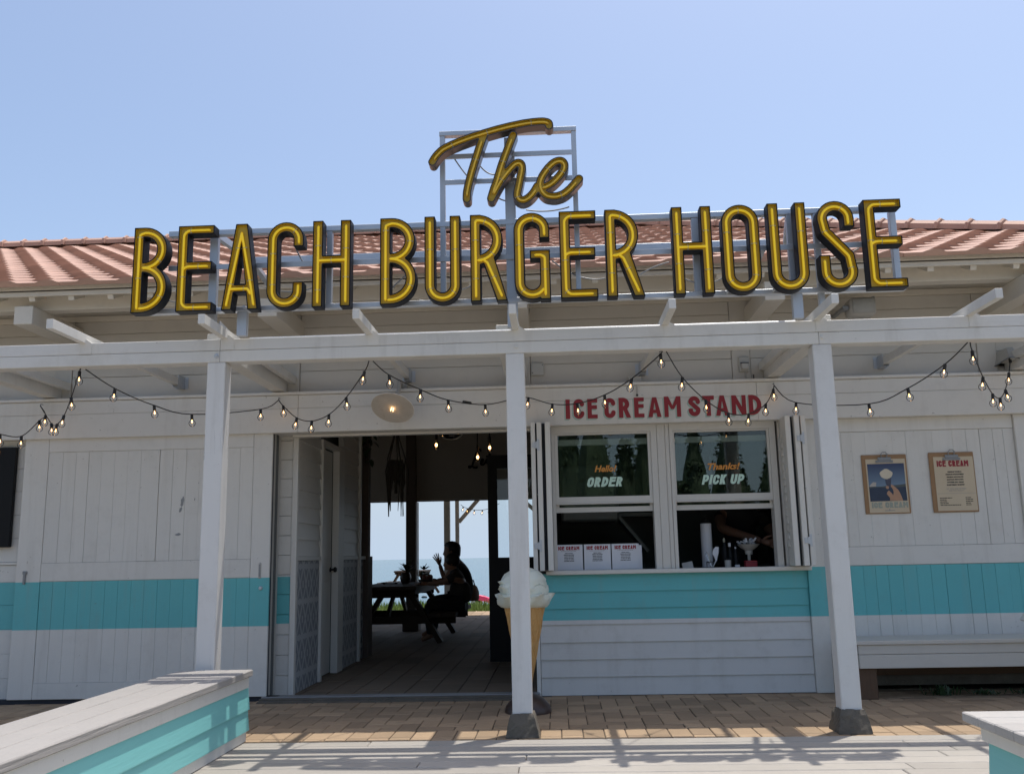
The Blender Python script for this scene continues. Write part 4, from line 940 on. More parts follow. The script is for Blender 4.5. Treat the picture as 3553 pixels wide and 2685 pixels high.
# ================================================================== STRING LIGHTS
SP = [
[(-4.351,6.9,2.151,0),(-4.352,6.98,2.15,1),(-4.345,7.26,2.17,1),(-4.382,7.568,2.344,1),(-4.392,7.675,2.407,1),(-4.461,7.70,2.497,0)],
[(-4.461,7.70,2.497,0),(-4.207,7.449,2.296,1),(-4.101,7.346,2.274,1),(-3.934,7.14,2.31,1),(-3.689,6.78,2.387,1),(-3.35,6.246,2.475,1),(-3.333,6.22,2.487,0)],
[(-3.294,6.22,2.483,0),(-3.203,6.485,2.391,1),(-3.048,6.804,2.314,1),(-2.869,7.095,2.284,1),(-2.485,7.614,2.397,1),(-2.362,7.715,2.490,0)],
[(-2.362,7.715,2.490,0),(-2.311,7.68,2.431,1),(-2.134,7.481,2.293,1),(-1.956,7.29,2.234,1),(-1.759,7.06,2.247,1),(-1.556,6.759,2.324,1),(-1.335,6.361,2.437,1),(-1.275,6.22,2.481,0)],
[(-1.245,6.22,2.48,0),(-1.171,6.436,2.423,1),(-.996,6.792,2.375,1),(-.823,7.093,2.341,1),(-.561,7.476,2.36,1),(-.332,7.715,2.445,0)],
[(-.332,7.715,2.445,0),(-.205,7.63,2.435,1),(-.006,7.411,2.338,1),(.189,7.177,2.299,1),(.391,6.906,2.314,1),(.576,6.607,2.377,1),(.749,6.242,2.475,1),(.738,6.22,2.487,0)],
[(.786,6.22,2.487,0),(.933,6.545,2.364,1),(1.145,6.883,2.249,1),(1.359,7.155,2.187,1),(1.561,7.369,2.208,1),(1.749,7.574,2.317,1),(1.848,7.70,2.46,1),(1.859,7.715,2.497,0)],
[(1.859,7.715,2.497,0),(1.995,7.569,2.32,1),(2.405,7.055,2.213,1),(2.594,6.759,2.274,1),(2.746,6.443,2.385,1),(2.817,6.22,2.487,0)],
[(2.833,6.22,2.486,0),(2.891,6.332,2.45,1),(3.138,6.75,2.34,1),(3.323,7.026,2.259,1),(3.433,7.149,2.245,1),(3.547,7.288,2.331,1),(3.711,7.533,2.51,1),(3.811,7.69,2.639,0)]]
LS = thing('string_lights', 'black cable of clear glass bulbs zigzagging between the pergola beam and the wall', 'string lights', (-.25, 7, 2.5))
bulb_me = MB().lathe([(.0085, -.036), (.0095, -.044), (.016, -.0485), (.0225, -.056), (.0262, -.066), (.0265, -.072), (.0245, -.082), (.0185, -.0915), (.010, -.097), (0, -.0985)], n=16).mesh('bulb', 'bulbglass', True, 80)
sock_me = MB().lathe([(0, .004), (.009, .003), (.0115, -.001), (.0115, -.036), (.0135, -.037), (.0135, -.041), (.010, -.042)], n=10).mesh('socket', 'black', True, 35)
fil_me = MB().ball((0, 0, -.060), .0052, 8, 6, (1, 1, 1.3)).tube([(0, 0, -.04), (0, 0, -.055)], .0022, 5).mesh('filament', 'filament', True, 80)
def bulb_at(p, par, s=1.0):
    e = Euler((random.uniform(-.16, .16), random.uniform(-.2, .2), random.uniform(0, 6)))
    bo = link('bulb', bulb_me, par, p, e)
    for nm, me in (('socket', sock_me), ('filament', fil_me)):
        c = bpy.data.objects.new(nm, me); COL.objects.link(c); c.parent = bo
    return bo
for sp_ in SP:
    pts = []
    P = [Vector(q[:3]) for q in sp_]
    for i in range(len(P)-1):
        for k in range(5):
            t = k/5; a, b_, c, d_ = P[max(i-1, 0)], P[i], P[i+1], P[min(i+2, len(P)-1)]
            pts.append(.5*((2*b_)+(c-a)*t+(2*a-5*b_+4*c-d_)*t*t+(3*b_-a-3*c+d_)*t**3))
    pts.append(P[-1]); put('cable', MB().tube(pts, .0042, 6), 'black', LS, True, 80)
    for q in sp_:
        if q[3]: bulb_at((q[0], q[1], q[2]), LS)
for p in ((-4.461,7.72,2.50), (-2.362,7.725,2.495), (-.332,7.725,2.45), (1.859,7.725,2.50)): put('hook', MB().tube([(p[0], p[1]+.02, p[2]+.012), (p[0], p[1]-.012, p[2]+.012), (p[0], p[1]-.018, p[2]), (p[0], p[1]-.006, p[2]-.008)], .004, 6), 'greysteel', LS)
put('plug', MB().tube([(-.715, 7.22, 2.345), (-.665, 7.30, 2.347)], .012, 8), 'black', LS)
# lights on the far porch
L2 = thing('string_lights', 'far string of small bulbs under the porch roof seen through the doorway', 'string lights', (-1.5, 18.4, 2.1))
fp = [(-1.92,18.6,2.18),(-1.86,18.5,2.13),(-1.77,18.4,2.09),(-1.62,18.3,2.05),(-1.45,18.2,2.04),(-1.30,18.1,2.06),(-1.10,18.0,2.15)]
put('cable', MB().tube(fp, .005, 5), 'black', L2)
for p in fp[1:-1]: bulb_at(p, L2)

# ================================================================== THINGS ON AND BY THE WALL
WL = thing('wall_lamp', 'old cream enamel dish lamp with a lit bulb above the doorway', 'lamp', (-1.335, 7.87, 2.6))
ax = Vector((-.10, -.56, -.82)).normalized(); c0 = Vector((-1.335, 7.5, 2.355)); apex = c0-ax*.085
def on_axis(prof, c, n=28): return MB().lathe(prof, c, n, ax)
put('lamp_shade', MB().lathe([(.178,.085),(.182,.086),(.182,.080),(.165,.066),(.12,.042),(.075,.020),(.05,.006),(.046,0),(.046,-.03),(.03,-.045),(0,-.048)], apex, 32, ax).lathe([(.178,.085),(.163,.070),(.118,.046),(.073,.024),(.05,.012)], apex, 32, ax), 'enamel', WL, True, 50)
put('lamp_holder', MB().lathe([(.050,.012),(.046,.030),(.028,.034),(.022,.05),(0,.05)], apex, 20, ax), 'brownpost', WL, True, 40)
put('lamp_bulb', MB().lathe([(.012,.048),(.016,.06),(.026,.08),(.030,.098),(.026,.114),(.014,.124),(0,.127)], apex, 16, ax), 'bulbglass', WL, True, 80)
fm = MB(); q1 = ax.cross(Vector((1, 0, 0))).normalized(); q2 = ax.cross(q1)
for k in range(4): a = k*math.pi/2+.4; s = apex+ax*.06+(q1*math.cos(a)+q2*math.sin(a))*.006; fm.tube([s, apex+ax*.11+(q1*math.cos(a)+q2*math.sin(a))*.014], .0035, 6)
put('filament', fm, 'lampfil', WL, True, 80)
put('lamp_arm', MB().tube([apex-ax*.045, apex-ax*.085, apex-ax*.11+Vector((.01, .03, .012)), Vector((-1.31, 7.68, 2.62)), Vector((-1.305, 7.80, 2.60)), Vector((-1.305, 7.87, 2.59))], .017, 10), 'plastic', WL, True, 60)
put('mount_plate', MB().box(-1.345, -1.265, 7.835, 7.87, 2.565, 2.62, .004), 'plastic', WL)
SK = thing('loudspeaker', 'off-white loudspeaker under the eave behind the letter E of the sign', 'speaker', (2.6, 7.6, 3.1))
put('cabinet', MB().box(2.492, 2.708, 7.53, 7.70, 3.036, 3.19, .022), 'plastic', SK, True, 50); put('grille', MB().box(2.508, 2.692, 7.522, 7.54, 3.05, 3.178, .02), surf('speaker_grille', (.36, .36, .34), .7, .05, 5, None, .6), SK, True, 50)
put('speaker_bracket', MB().beam((2.45, 7.55, 3.11), (2.45, 7.87, 3.11), .03, .02).box(2.44, 2.492, 7.56, 7.66, 3.09, 3.13, .008), 'greysteel', SK)
put('bracket_knob', MB().lathe([(.022, 0), (.022, .02), (0, .02)], (2.475, 7.6, 3.115), 10, (-1, 0, 0)), 'plastic', SK); put('cable_clip', MB().box(2.70, 2.72, 7.6, 7.63, 3.18, 3.21), 'greysteel', SK)
JB = thing('junction_box', 'square white junction box with two screws on the upper wall by the middle post', 'electrical box', (-.128, 7.87, 2.72))
put('cover', MB().box(-.185, -.071, 7.845, 7.87, 2.665, 2.781, .006), 'plastic', JB); put('screw', MB().lathe([(.005, 0), (.005, .003), (0, .003)], (-.085, 7.845, 2.758), 8, (0, -1, 0)), 'black', JB); put('screw', MB().lathe([(.005, 0), (.005, .003), (0, .003)], (-.172, 7.845, 2.69), 8, (0, -1, 0)), 'black', JB)
OB = thing('outlet_box', 'small white cable box with a conduit tail above the word CREAM', 'electrical box', (.708, 7.80, 2.59))
put('cover', MB().box(.649, .767, 7.80, 7.87, 2.566, 2.625, .005), 'plastic', OB); put('conduit', MB().tube([(.715, 7.735, 2.565), (.715, 7.735, 2.455)], .006, 8), 'plastic', OB); put('conduit_end', MB().tube([(.715, 7.735, 2.456), (.712, 7.735, 2.440)], .009, 8), 'black', OB)
SB = thing('outdoor_socket', 'grey weatherproof socket box on the upper wall left of the right post', 'electrical box', (1.65, 7.87, 2.7))
put('cover', MB().box(1.606, 1.692, 7.835, 7.87, 2.645, 2.775, .005), 'plastic', SB); put('socket_lid', MB().box(1.622, 1.682, 7.80, 7.836, 2.662, 2.712, .004), 'plastic', SB); put('lid_slot', MB().box(1.618, 1.686, 7.812, 7.836, 2.714, 2.720), 'black', SB); put('conduit', MB().tube([(1.66, 7.85, 2.645), (1.66, 7.85, 2.56)], .006, 6), 'plastic', SB); put('conduit', MB().tube([(1.727, 7.85, 2.62), (1.727, 7.85, 2.56)], .005, 6), 'black', SB)
SF = thing('security_light', 'grey metal wall light under the cross beam at the right edge', 'lamp', (3.81, 7.75, 2.69))
s = MB(); s.add([(3.765,7.60,2.655),(3.86,7.60,2.640),(3.86,7.87,2.62),(3.765,7.87,2.635),(3.795,7.70,2.755),(3.845,7.70,2.762),(3.845,7.87,2.762),(3.795,7.87,2.755)], [(0,1,5,4),(1,2,6,5),(2,3,7,6),(3,0,4,7),(4,5,6,7)]); put('housing', s, 'plastic', SF); put('rim', MB().tube([(3.763,7.598,2.655),(3.862,7.598,2.640),(3.862,7.86,2.62),(3.763,7.86,2.635)], .006, 5, False, True), 'greysteel', SF); put('cable_gland', MB().tube([(3.811, 7.69, 2.665), (3.811, 7.69, 2.625)], .013, 8), 'black', SF)
# dark shutter with little lit squares, left edge
BS = thing('light_board', 'black board with small warm lit squares at the left edge', 'sign board', (-5.0, 7.82, 1.29))
put('panel', MB().box(-5.35, -4.702, 7.79, 7.835, 1.29, 2.152, .003), 'blackpaint', BS)
wb = emit('warm_square_light', (1.0, .45, .12), .7)
for r_ in range(6):
    for k in range(5): put('lit_square', MB().box(-4.872-.11*k, -4.846-.11*k, 7.786, 7.7905, 2.082-.106*r_, 2.118-.106*r_), wb, BS)
# clipboards with menus
def clipboard(x0, x1, z0, z1, label):
    t = thing('clipboard', label, 'clipboard', ((x0+x1)/2, 7.82, z0), 'clipboards on the white panel wall')
    put('board', MB().box(x0, x1, 7.812, 7.822, z0, z1, .004), 'board', t)
    xm = (x0+x1)/2
    put('clip', MB().box(xm-.072, xm+.072, 7.802, 7.8115, z1-.068, z1-.048, .003).box(xm-.055, xm+.055, 7.798, 7.806, z1-.05, z1-.022, .004).tube([(xm-.022, 7.806, z1-.028), (xm-.026, 7.797, z1+.004), (xm-.012, 7.797, z1+.018), (xm+.012, 7.797, z1+.018), (xm+.026, 7.797, z1+.004), (xm+.022, 7.806, z1-.028)], .004, 6), 'greysteel', t)
    return t
C1 = clipboard(2.560, 2.930, 1.410, 1.899, 'clipboard with a photo poster of a hand holding an ice cream cone')
PP = put('poster', MB().box(2.592, 2.915, 7.8095, 7.8112, 1.418, 1.862), 'kraft', C1)
sk, n, l, b = new_mat('poster_sky_print')
tc = n.new('ShaderNodeNewGeometry'); spz = n.new('ShaderNodeSeparateXYZ'); l.new(tc.outputs['Position'], spz.inputs[0]); mr = n.new('ShaderNodeMapRange'); mr.inputs['From Min'].default_value = 1.62; mr.inputs['From Max'].default_value = 1.83; l.new(spz.outputs[2], mr.inputs['Value'])
cr = n.new('ShaderNodeValToRGB'); cr.color_ramp.elements[0].color = (.16, .24, .33, 1); cr.color_ramp.elements[1].color = (.022, .035, .10, 1); l.new(mr.outputs[0], cr.inputs[0]); l.new(cr.outputs[0], b.inputs['Base Color']); b.inputs['Roughness'].default_value = .5
def fl(name, pts, d, mat): return put(name, MB().flat([pts], d), mat, PP)
fl('printed_sky', [(2.602, 1.628), (2.904, 1.632), (2.904, 1.824), (2.602, 1.822)], 7.8090, sk)
fl('printed_sea', [(2.604, 1.512), (2.906, 1.514), (2.904, 1.632), (2.602, 1.628)], 7.8090, surf('poster_sea_print', (.025, .04, .075), .5, .3, 20))
fl('printed_coast', [(2.602, 1.622), (2.68, 1.628), (2.78, 1.622), (2.904, 1.630), (2.904, 1.652), (2.84, 1.645), (2.76, 1.640), (2.70, 1.634), (2.602, 1.634)], 7.8087, surf('poster_coast_print', (.07, .085, .085), .5, .2, 20))
fl('printed_cloud', [(2.605, 1.634), (2.66, 1.636), (2.665, 1.668), (2.64, 1.672), (2.62, 1.655)], 7.8087, surf('poster_glow_print', (.42, .38, .34), .5, .2, 20))
sc_p = [(2.752+.052*math.cos(a)*(1+.06*math.sin(5*a)), 1.735+.038*math.sin(a)*(1+.08*math.cos(4*a)+(.12 if math.sin(a) > 0 else 0))) for a in np.linspace(0, 6.28, 22)[:-1]]
fl('printed_scoop', sc_p, 7.8082, surf('poster_scoop_print', (.62, .55, .42), .5, .08, 60))
fl('printed_cone', [(2.737, 1.70), (2.790, 1.704), (2.784, 1.655), (2.776, 1.622), (2.758, 1.622), (2.742, 1.655)], 7.8084, surf('poster_cone_print', (.06, .065, .10), .5, .5, 90))
hp = surf('poster_hand_print', (.42, .245, .155), .5, .12, 30)
fl('printed_hand', [(2.765, 1.517), (2.870, 1.514), (2.862, 1.545), (2.848, 1.585), (2.838, 1.605), (2.815, 1.628), (2.792, 1.648), (2.783, 1.650), (2.781, 1.632), (2.795, 1.610), (2.800, 1.585), (2.794, 1.560), (2.785, 1.575), (2.762, 1.600), (2.748, 1.588), (2.742, 1.572), (2.756, 1.552), (2.765, 1.540)], 7.8079, hp)
fl('printed_finger', [(2.745, 1.612), (2.762, 1.614), (2.764, 1.634), (2.748, 1.640), (2.738, 1.630)], 7.8078, hp)
itc = spaced('ICE CREAM', 2.612, 2.908, 1.457, 1.505, {'I': .42, ' ': .5, 'M': 1.25}, .10, .44); painted('poster_word', itc, 7.8085, surf('poster_green_print', (.30, .33, .28), .6, .1, 30), PP, .0004)
PPN = MB().box(2.714, 2.797, 7.8088, 7.8092, 1.433, 1.4385).flat([[(2.749, 1.4395), (2.761, 1.4395), (2.755, 1.453)]], 7.8088); put('poster_note', PPN, 'greyink', PP)
C2 = clipboard(3.112, 3.480, 1.410, 1.906, 'clipboard with a printed tan ice cream flavour menu')
PQ = put('menu_paper', MB().box(3.148, 3.470, 7.8095, 7.8112, 1.422, 1.868), 'kraft', C2)
painted('menu_title', spaced('ICE CREAM', 3.172, 3.430, 1.786, 1.836, {'I': .42, ' ': .5, 'M': 1.25}, .10, .46), 7.809, 'red', PQ, .0004)
def menu_lines(par, cx, y, zt, sc_, rot=None, loc=lambda p: p):
    zz = zt
    for tx, w in (('PREMIUM VANILLA', .115), ('PREMIUM STRAWBERRY', .150), ('BELGIAN CHOCOLATE', .135), ('MATCHA PISTACHIO', .135), ('COOKIES AND CREAM', .135), ('RASPBERRY SORBET', .145)):
        font_text('menu_line', tx, .0088*sc_, loc((cx, y, zz)), 'ink', par, bold=.0011*sc_, width=w*sc_, thick=.0002, rot=rot); zz -= .0215*sc_
menu_lines(PQ, 3.310, 7.809, 1.738, 1.0)
font_text('menu_line', 'DO YOU LIKE SUMMER?', .0115, (3.312, 7.809, 1.597), 'greyink', PQ, width=.16, thick=.0002); font_text('menu_line', 'ARE YOU READY?', .0115, (3.312, 7.809, 1.581), 'greyink', PQ, width=.12, thick=.0002)
put('menu_rule', MB().box(3.155, 3.465, 7.8088, 7.8093, 1.5635, 1.5655), 'greyink', PQ)
def ink_rows(name, par, rows, y, hgt, mat):
    # small print too fine to read: broken rows of word-long strokes
    mb = MB(); rw = random.Random(len(rows)*7+int(rows[0][0]*1000))
    for x0, x1, z in rows:
        x = x0
        while x < x1-.004:
            w = min(rw.uniform(.008, .026)*hgt/.006, x1-x); mb.box(x, x+w, y-.0003, y, z, z+hgt); x += w+.0025
    put(name, mb, mat, par)
ink_rows('small_print', PQ, [(3.17, 3.27, 1.524), (3.17, 3.222, 1.5095), (3.17, 3.226, 1.495), (3.17, 3.24, 1.4805), (3.17, 3.338, 1.466), (3.378, 3.427, 1.524), (3.378, 3.437, 1.5095), (3.378, 3.437, 1.495), (3.378, 3.418, 1.4805), (3.378, 3.42, 1.466)], 7.809, .0062, 'ink')
# menu sheets standing inside the order window
for k, (x0, x1, lb) in enumerate(((-.02, .214, 'leftmost of three white ice cream menu sheets standing in the order window'), (.225, .451, 'middle white ice cream menu sheet in the order window'), (.460, .690, 'rightmost white ice cream menu sheet in the order window, with another sheet behind it'))):
    t = thing('menu_sheet', lb, 'menu', ((x0+x1)/2, 7.95, .985), 'menu sheets in the order window'); cx = (x0+x1)/2
    put('sheet', MB().box(x0, x1, 7.953, 7.955, .986, 1.213), 'paperw', t)
    painted('menu_title', spaced('ICE CREAM', cx-.090, cx+.090, 1.168, 1.199, {'I': .42, ' ': .5, 'M': 1.25}, .10, .46), 7.9528, 'red', t, .0003); ink_rows('menu_note', t, [(cx-.066, cx+.066, 1.157)], 7.9527, .004, 'greyink')
    menu_lines(t, cx, 7.9527, 1.138, .60); put('menu_rule', MB().box(x0+.01, x1-.01, 7.9524, 7.9529, 1.004, 1.0055), 'greyink', t)
    if k == 2: put('rear_sheet', MB().box(x0+.02, x1+.024, 7.958, 7.960, .986, 1.199), 'paperw', t)

# ================================================================== BENCHES
BL = thing('deck_bench', 'long grey plank topped turquoise bench box running along the left of the deck', 'bench', (-2.2, 4, 0))
for a, c in ((-2.470, -2.306), (-2.302, -2.146), (-2.142, -1.984)): board('top_plank', a, c, .6, 6.085, .400, .440+random.uniform(-.001, .001), 'benchtop', BL, .005)
board('trim_board', -2.030, -2.003, .7, 6.05, .331, .399, 'white', BL, .003); board('trim_board', -2.40, -2.003, 6.0525, 6.07, .331, .399, 'white', BL, .003)
def lap_y(x_, z0, z1, y0, y1, mat, par, sgn=1, pr_=.013):
    p = [(x_+sgn*pr_, z0), (x_+sgn*pr_, z0+.006), (x_, z1+.01), (x_-sgn*.012, z1+.01), (x_-sgn*.006, z0)]
    put('siding_board', MB().add([(a, y0, c) for a, c in p]+[(a, y1, c) for a, c in p], [tuple(range(5)), tuple(range(9, 4, -1))]+[(i, i+5, (i+1) % 5+5, (i+1) % 5) for i in range(5)]), mat, par)
lap_y(-2.012, .195, .322, .7, 6.085, 'turq', BL); lap_y(-2.012, .068, .195, .7, 6.085, 'turq', BL); board('base_board', -2.035, -2.012, .7, 6.07, .003, .067, 'white', BL, .003)
put('bench_body', MB().box(-2.40, -2.032, .7, 6.05, .003, .395), 'white', BL)
BR = thing('deck_bench', 'grey plank topped turquoise bench box cut by the right edge of the picture', 'bench', (2.6, 3.9, 0))
for y0, y1 in ((4.022, 4.172), (3.872, 4.018), (3.722, 3.868), (3.572, 3.718)): board('top_plank', 1.690, 4.4, y0, y1, .400, .440+random.uniform(-.001, .001), 'benchtopx', BR, .005)
board('trim_board', 1.742, 1.764, 3.62, 4.125, .331, .399, 'white', BR, .003); lap_y(1.772, .195, .322, 3.62, 4.125, 'turq', BR, -1); lap_y(1.772, .068, .195, 3.62, 4.125, 'turq', BR, -1); board('base_board', 1.757, 1.775, 3.62, 4.125, .003, .067, 'white', BR, .003)
put('bench_body', MB().box(1.775, 4.3, 3.63, 4.12, .003, .395), 'turq', BR)
WB = thing('wall_bench', 'long pale painted seat built along the right wall below the clipboards', 'bench', (3.5, 7.5, 0))
board('seat_board', 2.262, 6.4, 7.385, 7.60, .405, .436, 'upper', WB, .004); board('seat_board', 2.262, 6.4, 7.604, 7.823, .405, .436, 'upper', WB, .004)
board('front_board', 2.277, 6.4, 7.40, 7.43, .334, .4045, 'upper', WB, .003); board('front_board', 2.277, 6.4, 7.397, 7.43, .231, .331, 'upper', WB, .003)
for x in (2.275, 4.6): put('leg', MB().box(x, x+.135, 7.432, 7.56, 0, .404, .004), 'brownpost', WB)
# weeds under the bench
for cx, lb in ((2.95, 'larger green weed tuft under the wall bench'), (3.28, 'thin weed sprig under the wall bench'), (3.62, 'low weed patch under the wall bench at right')):
    mb = MB(); rw = random.Random(int(cx*100))
    for _ in range(70 if cx < 3 else 40):
        a = rw.uniform(0, 6.28); r_ = rw.uniform(.0, .12); p = Vector((cx+r_*math.cos(a)*1.3, 7.62+.4*r_*math.sin(a), 0)); h = rw.uniform(.015, .07)*(1.1 if cx < 3 else .7); q = Vector((rw.uniform(-.04, .04), rw.uniform(-.04, .04), h)); s_ = Vector((math.sin(a), math.cos(a), 0))*.009
        mb.add([p-s_*.3, p+s_*.3, p+q*.7+s_, p+q*1.1, p+q*.7-s_], [(0,1,2,3,4)])
    tag(put('weed', mb, 'leaf'), lb, 'weed', 'weeds under the wall bench')

# ================================================================== ICE CREAM CONE STATUE
IC = thing('ice_cream_statue', 'giant ice cream cone statue with a pale scoop standing behind the middle post', 'statue', (-.248, 7.1, 0))
ccx, ccy = -.258, 7.10
def scoop():
    mb = MB(); n = 64; prof = [(.120,.742),(.168,.750),(.192,.775),(.203,.805),(.208,.838),(.186,.842),(.180,.846),(.186,.870),(.192,.898),(.176,.902),(.172,.907),(.176,.94),(.168,.95),(.158,.965),(.135,.995),(.098,1.022),(.055,1.036),(0,1.041)]
    fr = random.Random(2); lip = [fr.uniform(-1, 1) for _ in range(n)]
    vs = []
    for i, (r_, z) in enumerate(prof):
        for k in range(n):
            a = 2*math.pi*k/n; w = .012*math.sin(5*a+z*30)+.008*math.sin(11*a-z*60)+.005*lip[k]
            edge = 1.6 if i in (4, 5, 8, 9, 11) else .55
            left = 1.0 if i < 6 else (.5+.5*math.cos(a-math.pi))
            q = r_+(w*edge*left if r_ > .02 else 0)
            if i in (8, 9, 11) : q -= .012*(1-left)
            vs.append((ccx+q*math.cos(a), ccy+q*math.sin(a), z+(.012*math.sin(7*a+1)+.006*lip[k-3] if i in (4, 5, 8, 9, 10) else 0)))
    fs = [(i*n+k, i*n+(k+1) % n, (i+1)*n+(k+1) % n, (i+1)*n+k) for i in range(len(prof)-1) for k in range(n)]
    mb.add(vs, fs+[tuple(range(n-1, -1, -1))]); return mb
put('scoop', scoop(), 'icecream', IC, True, 55)
put('cone', MB().lathe([(.014,.06),(.020,.12),(.147,.735),(.150,.765),(.10,.768)], (ccx+.0, ccy, 0), 40), 'waffle', IC, True, 50)
rg_ = MB()
for sgn in (1, -1):
    for k in range(12):
        pts = []
        for i in range(17):
            t = i/16; z = .76-.56*t; a = 2*math.pi*k/12+sgn*t*1.9*(1-.25*t); r_ = .018+(.151-.018)*(z-.10)/.665+.001; pts.append((ccx+r_*math.cos(a), ccy+r_*math.sin(a), z))
        rg_.tube(pts, .0062, 5)
for z in (.74, .66, .58, .51, .44, .38, .32, .27, .22): r_ = .018+(.151-.018)*(z-.10)/.665; rg_.tube([(ccx+r_*math.cos(a), ccy+r_*math.sin(a), z) for a in np.linspace(0, 6.2832, 25)[:-1]], .004, 5, False, True)
put('waffle_ridge', rg_, 'waffle', IC, True, 60)
put('base', MB().lathe([(.172,0),(.172,.018),(.160,.05),(.115,.10),(.06,.125),(.03,.13),(.02,.12),(0,.12)], (-.248, 7.08, 0), 32), 'brownbase', IC, True, 45)

# ================================================================== INSIDE THE TERRACE
def picnic_table(x, y0, label):
    t = thing('picnic_table', label, 'picnic table', (x, y0+1.1, 0), 'picnic tables in the terrace'); y1 = y0+2.2
    for k in range(5): a = x-.44+k*.177; board('top_plank', a, a+.172, y0, y1, .712, .762, 'table', t, .004)
    for sg in (-1, 1): board('apron', x+sg*.40-.02, x+sg*.40+.02, y0+.05, y1-.05, .650, .7115, 'table', t, .003)
    for sg in (-1, 1):
        for k in range(2):
            a = x+sg*(.60+.19*k)+(-.185 if sg < 0 else 0); board('seat_plank', a, a+.184, y0, y1, .350, .405, 'table', t, .004)
    for yy in (y0+.28, y1-.28):
        for sg in (-1, 1): put('leg', MB().beam((x+sg*.30, yy, .70), (x+sg*.74, yy, .0), .07, .15, .003, (0, 1, 0)), 'table', t)
        board('seat_support', x-.94, x+.94, yy+.025, yy+.065, .250, .349, 'table', t, .003); board('top_support', x-.42, x+.42, yy+.04, yy+.08, .60, .711, 'table', t, .003)
    put('brace', MB().beam((x, y0+.34, .36), (x, y0+.95, .70), .045, .07), 'table', t); put('brace', MB().beam((x, y1-.34, .36), (x, y1-.95, .70), .045, .07), 'table', t)
    return t
T1 = picnic_table(-2.35, 12.55, 'dark wooden picnic table with the seated man, nearest the doorway')
T2 = dup(T1, (-.02, 3.10, 0), 'dark wooden picnic table farther back beyond the column')

def skin(name, N, E, root, mat, parent, sub=2, extra=None):
    me = bpy.data.meshes.new('tmp'); keys = list(N); me.from_pydata([N[k][0] for k in keys], [(keys.index(a), keys.index(b)) for a, b in E], [])
    o = bpy.data.objects.new('tmp', me); COL.objects.link(o); md = o.modifiers.new('s', 'SKIN'); md.use_smooth_shade = True; md.branch_smoothing = .6
    sl_ = me.skin_vertices[0].data
    for i, k in enumerate(keys): sl_[i].radius = (N[k][1], N[k][1]); sl_[i].use_root = (k == root)
    ss = o.modifiers.new('u', 'SUBSURF'); ss.levels = sub; ss.render_levels = sub
    m2 = bpy.data.meshes.new_from_object(o.evaluated_get(bpy.context.evaluated_depsgraph_get())); bpy.data.objects.remove(o); bpy.data.meshes.remove(me)
    mb = MB(); mb.add([tuple(v.co) for v in m2.vertices], [tuple(p.vertices) for p in m2.polygons]); bpy.data.meshes.remove(m2)
    if extra: mb.add(extra.v, extra.f)
    return put(name, mb, mat, parent, True, 80)
def hand(mb, wrist, tip_dir, side, normal, L=.10, curl=.25, spread=.16):
    """five tapered fingers of different lengths leaving a palm"""
    w = Vector(wrist); d_ = Vector(tip_dir).normalized(); sd_ = Vector(side).normalized(); nm = Vector(normal).normalized()
    mb.tube([w-d_*.01, w+d_*.03, w+d_*.06, w+d_*.085], [.020, .028, .031, .024], 8)
    for k, ln in enumerate((.068, .078, .073, .058)):
        o_ = (k-1.5); b0 = w+d_*.07+sd_*o_*.017; dr = (d_+sd_*o_*spread).normalized()
        mb.tube([b0, b0+dr*.02, b0+dr*(.02+ln*.45)+nm*curl*.01, b0+dr*(.02+ln*.8)+nm*curl*.03, b0+dr*(.02+ln)+nm*curl*.045], [.0095, .0095, .009, .0078, .005], 7)
    b0 = w+d_*.02-sd_*.022; dr = (d_*.75-sd_*.7+nm*.2).normalized(); mb.tube([b0, b0+dr*.03, b0+dr*.058+d_*.008, b0+dr*.072+d_*.02], [.013, .0125, .010, .006], 7)
    return mb
P1 = thing('person', 'seated man in a dark shirt in profile, one hand raised, at the picnic table', 'person', (-1.42, 13.6, .43))
y = 13.6
hands = MB(); hand(hands, (-1.705, 13.48, 1.035), (-.40, 0, .92), (-.80, .25, -.40), (-.2, -.9, .1), spread=.20); hand(hands, (-1.80, 13.83, .805), (-.98, -.05, .03), (.05, 1, 0), (0, 0, -1))
N = {'pel': ((-1.415, y, .555), .125), 'bel': ((-1.375, y, .69), .13), 'che': ((-1.372, y, .86), .14), 'sho': ((-1.435, y, 1.02), .105), 'nk': ((-1.485, y, 1.105), .055), 'nk2': ((-1.515, y, 1.15), .052),
     'rs': ((-1.455, y-.17, 1.0), .062), 're': ((-1.635, y-.15, .825), .043), 'rw': ((-1.705, y-.12, 1.035), .027), 'ls': ((-1.455, y+.17, 1.0), .062), 'le': ((-1.60, y+.24, .815), .043), 'lw': ((-1.80, y+.23, .805), .027),
     'rh': ((-1.45, y-.10, .53), .095), 'rk': ((-1.86, y-.11, .53), .062), 'ra': ((-1.83, y-.11, .11), .04), 'rf': ((-1.97, y-.12, .045), .035), 'lh': ((-1.45, y+.10, .53), .095), 'lk': ((-1.86, y+.11, .53), .062), 'la': ((-1.80, y+.11, .11), .04), 'lf': ((-1.94, y+.12, .045), .035)}
E = [('pel','bel'),('bel','che'),('che','sho'),('sho','nk'),('nk','nk2'),('sho','rs'),('rs','re'),('re','rw'),('sho','ls'),('ls','le'),('le','lw'),('pel','rh'),('rh','rk'),('rk','ra'),('ra','rf'),('pel','lh'),('lh','lk'),('lk','la'),('la','lf')]
hd_ = MB()
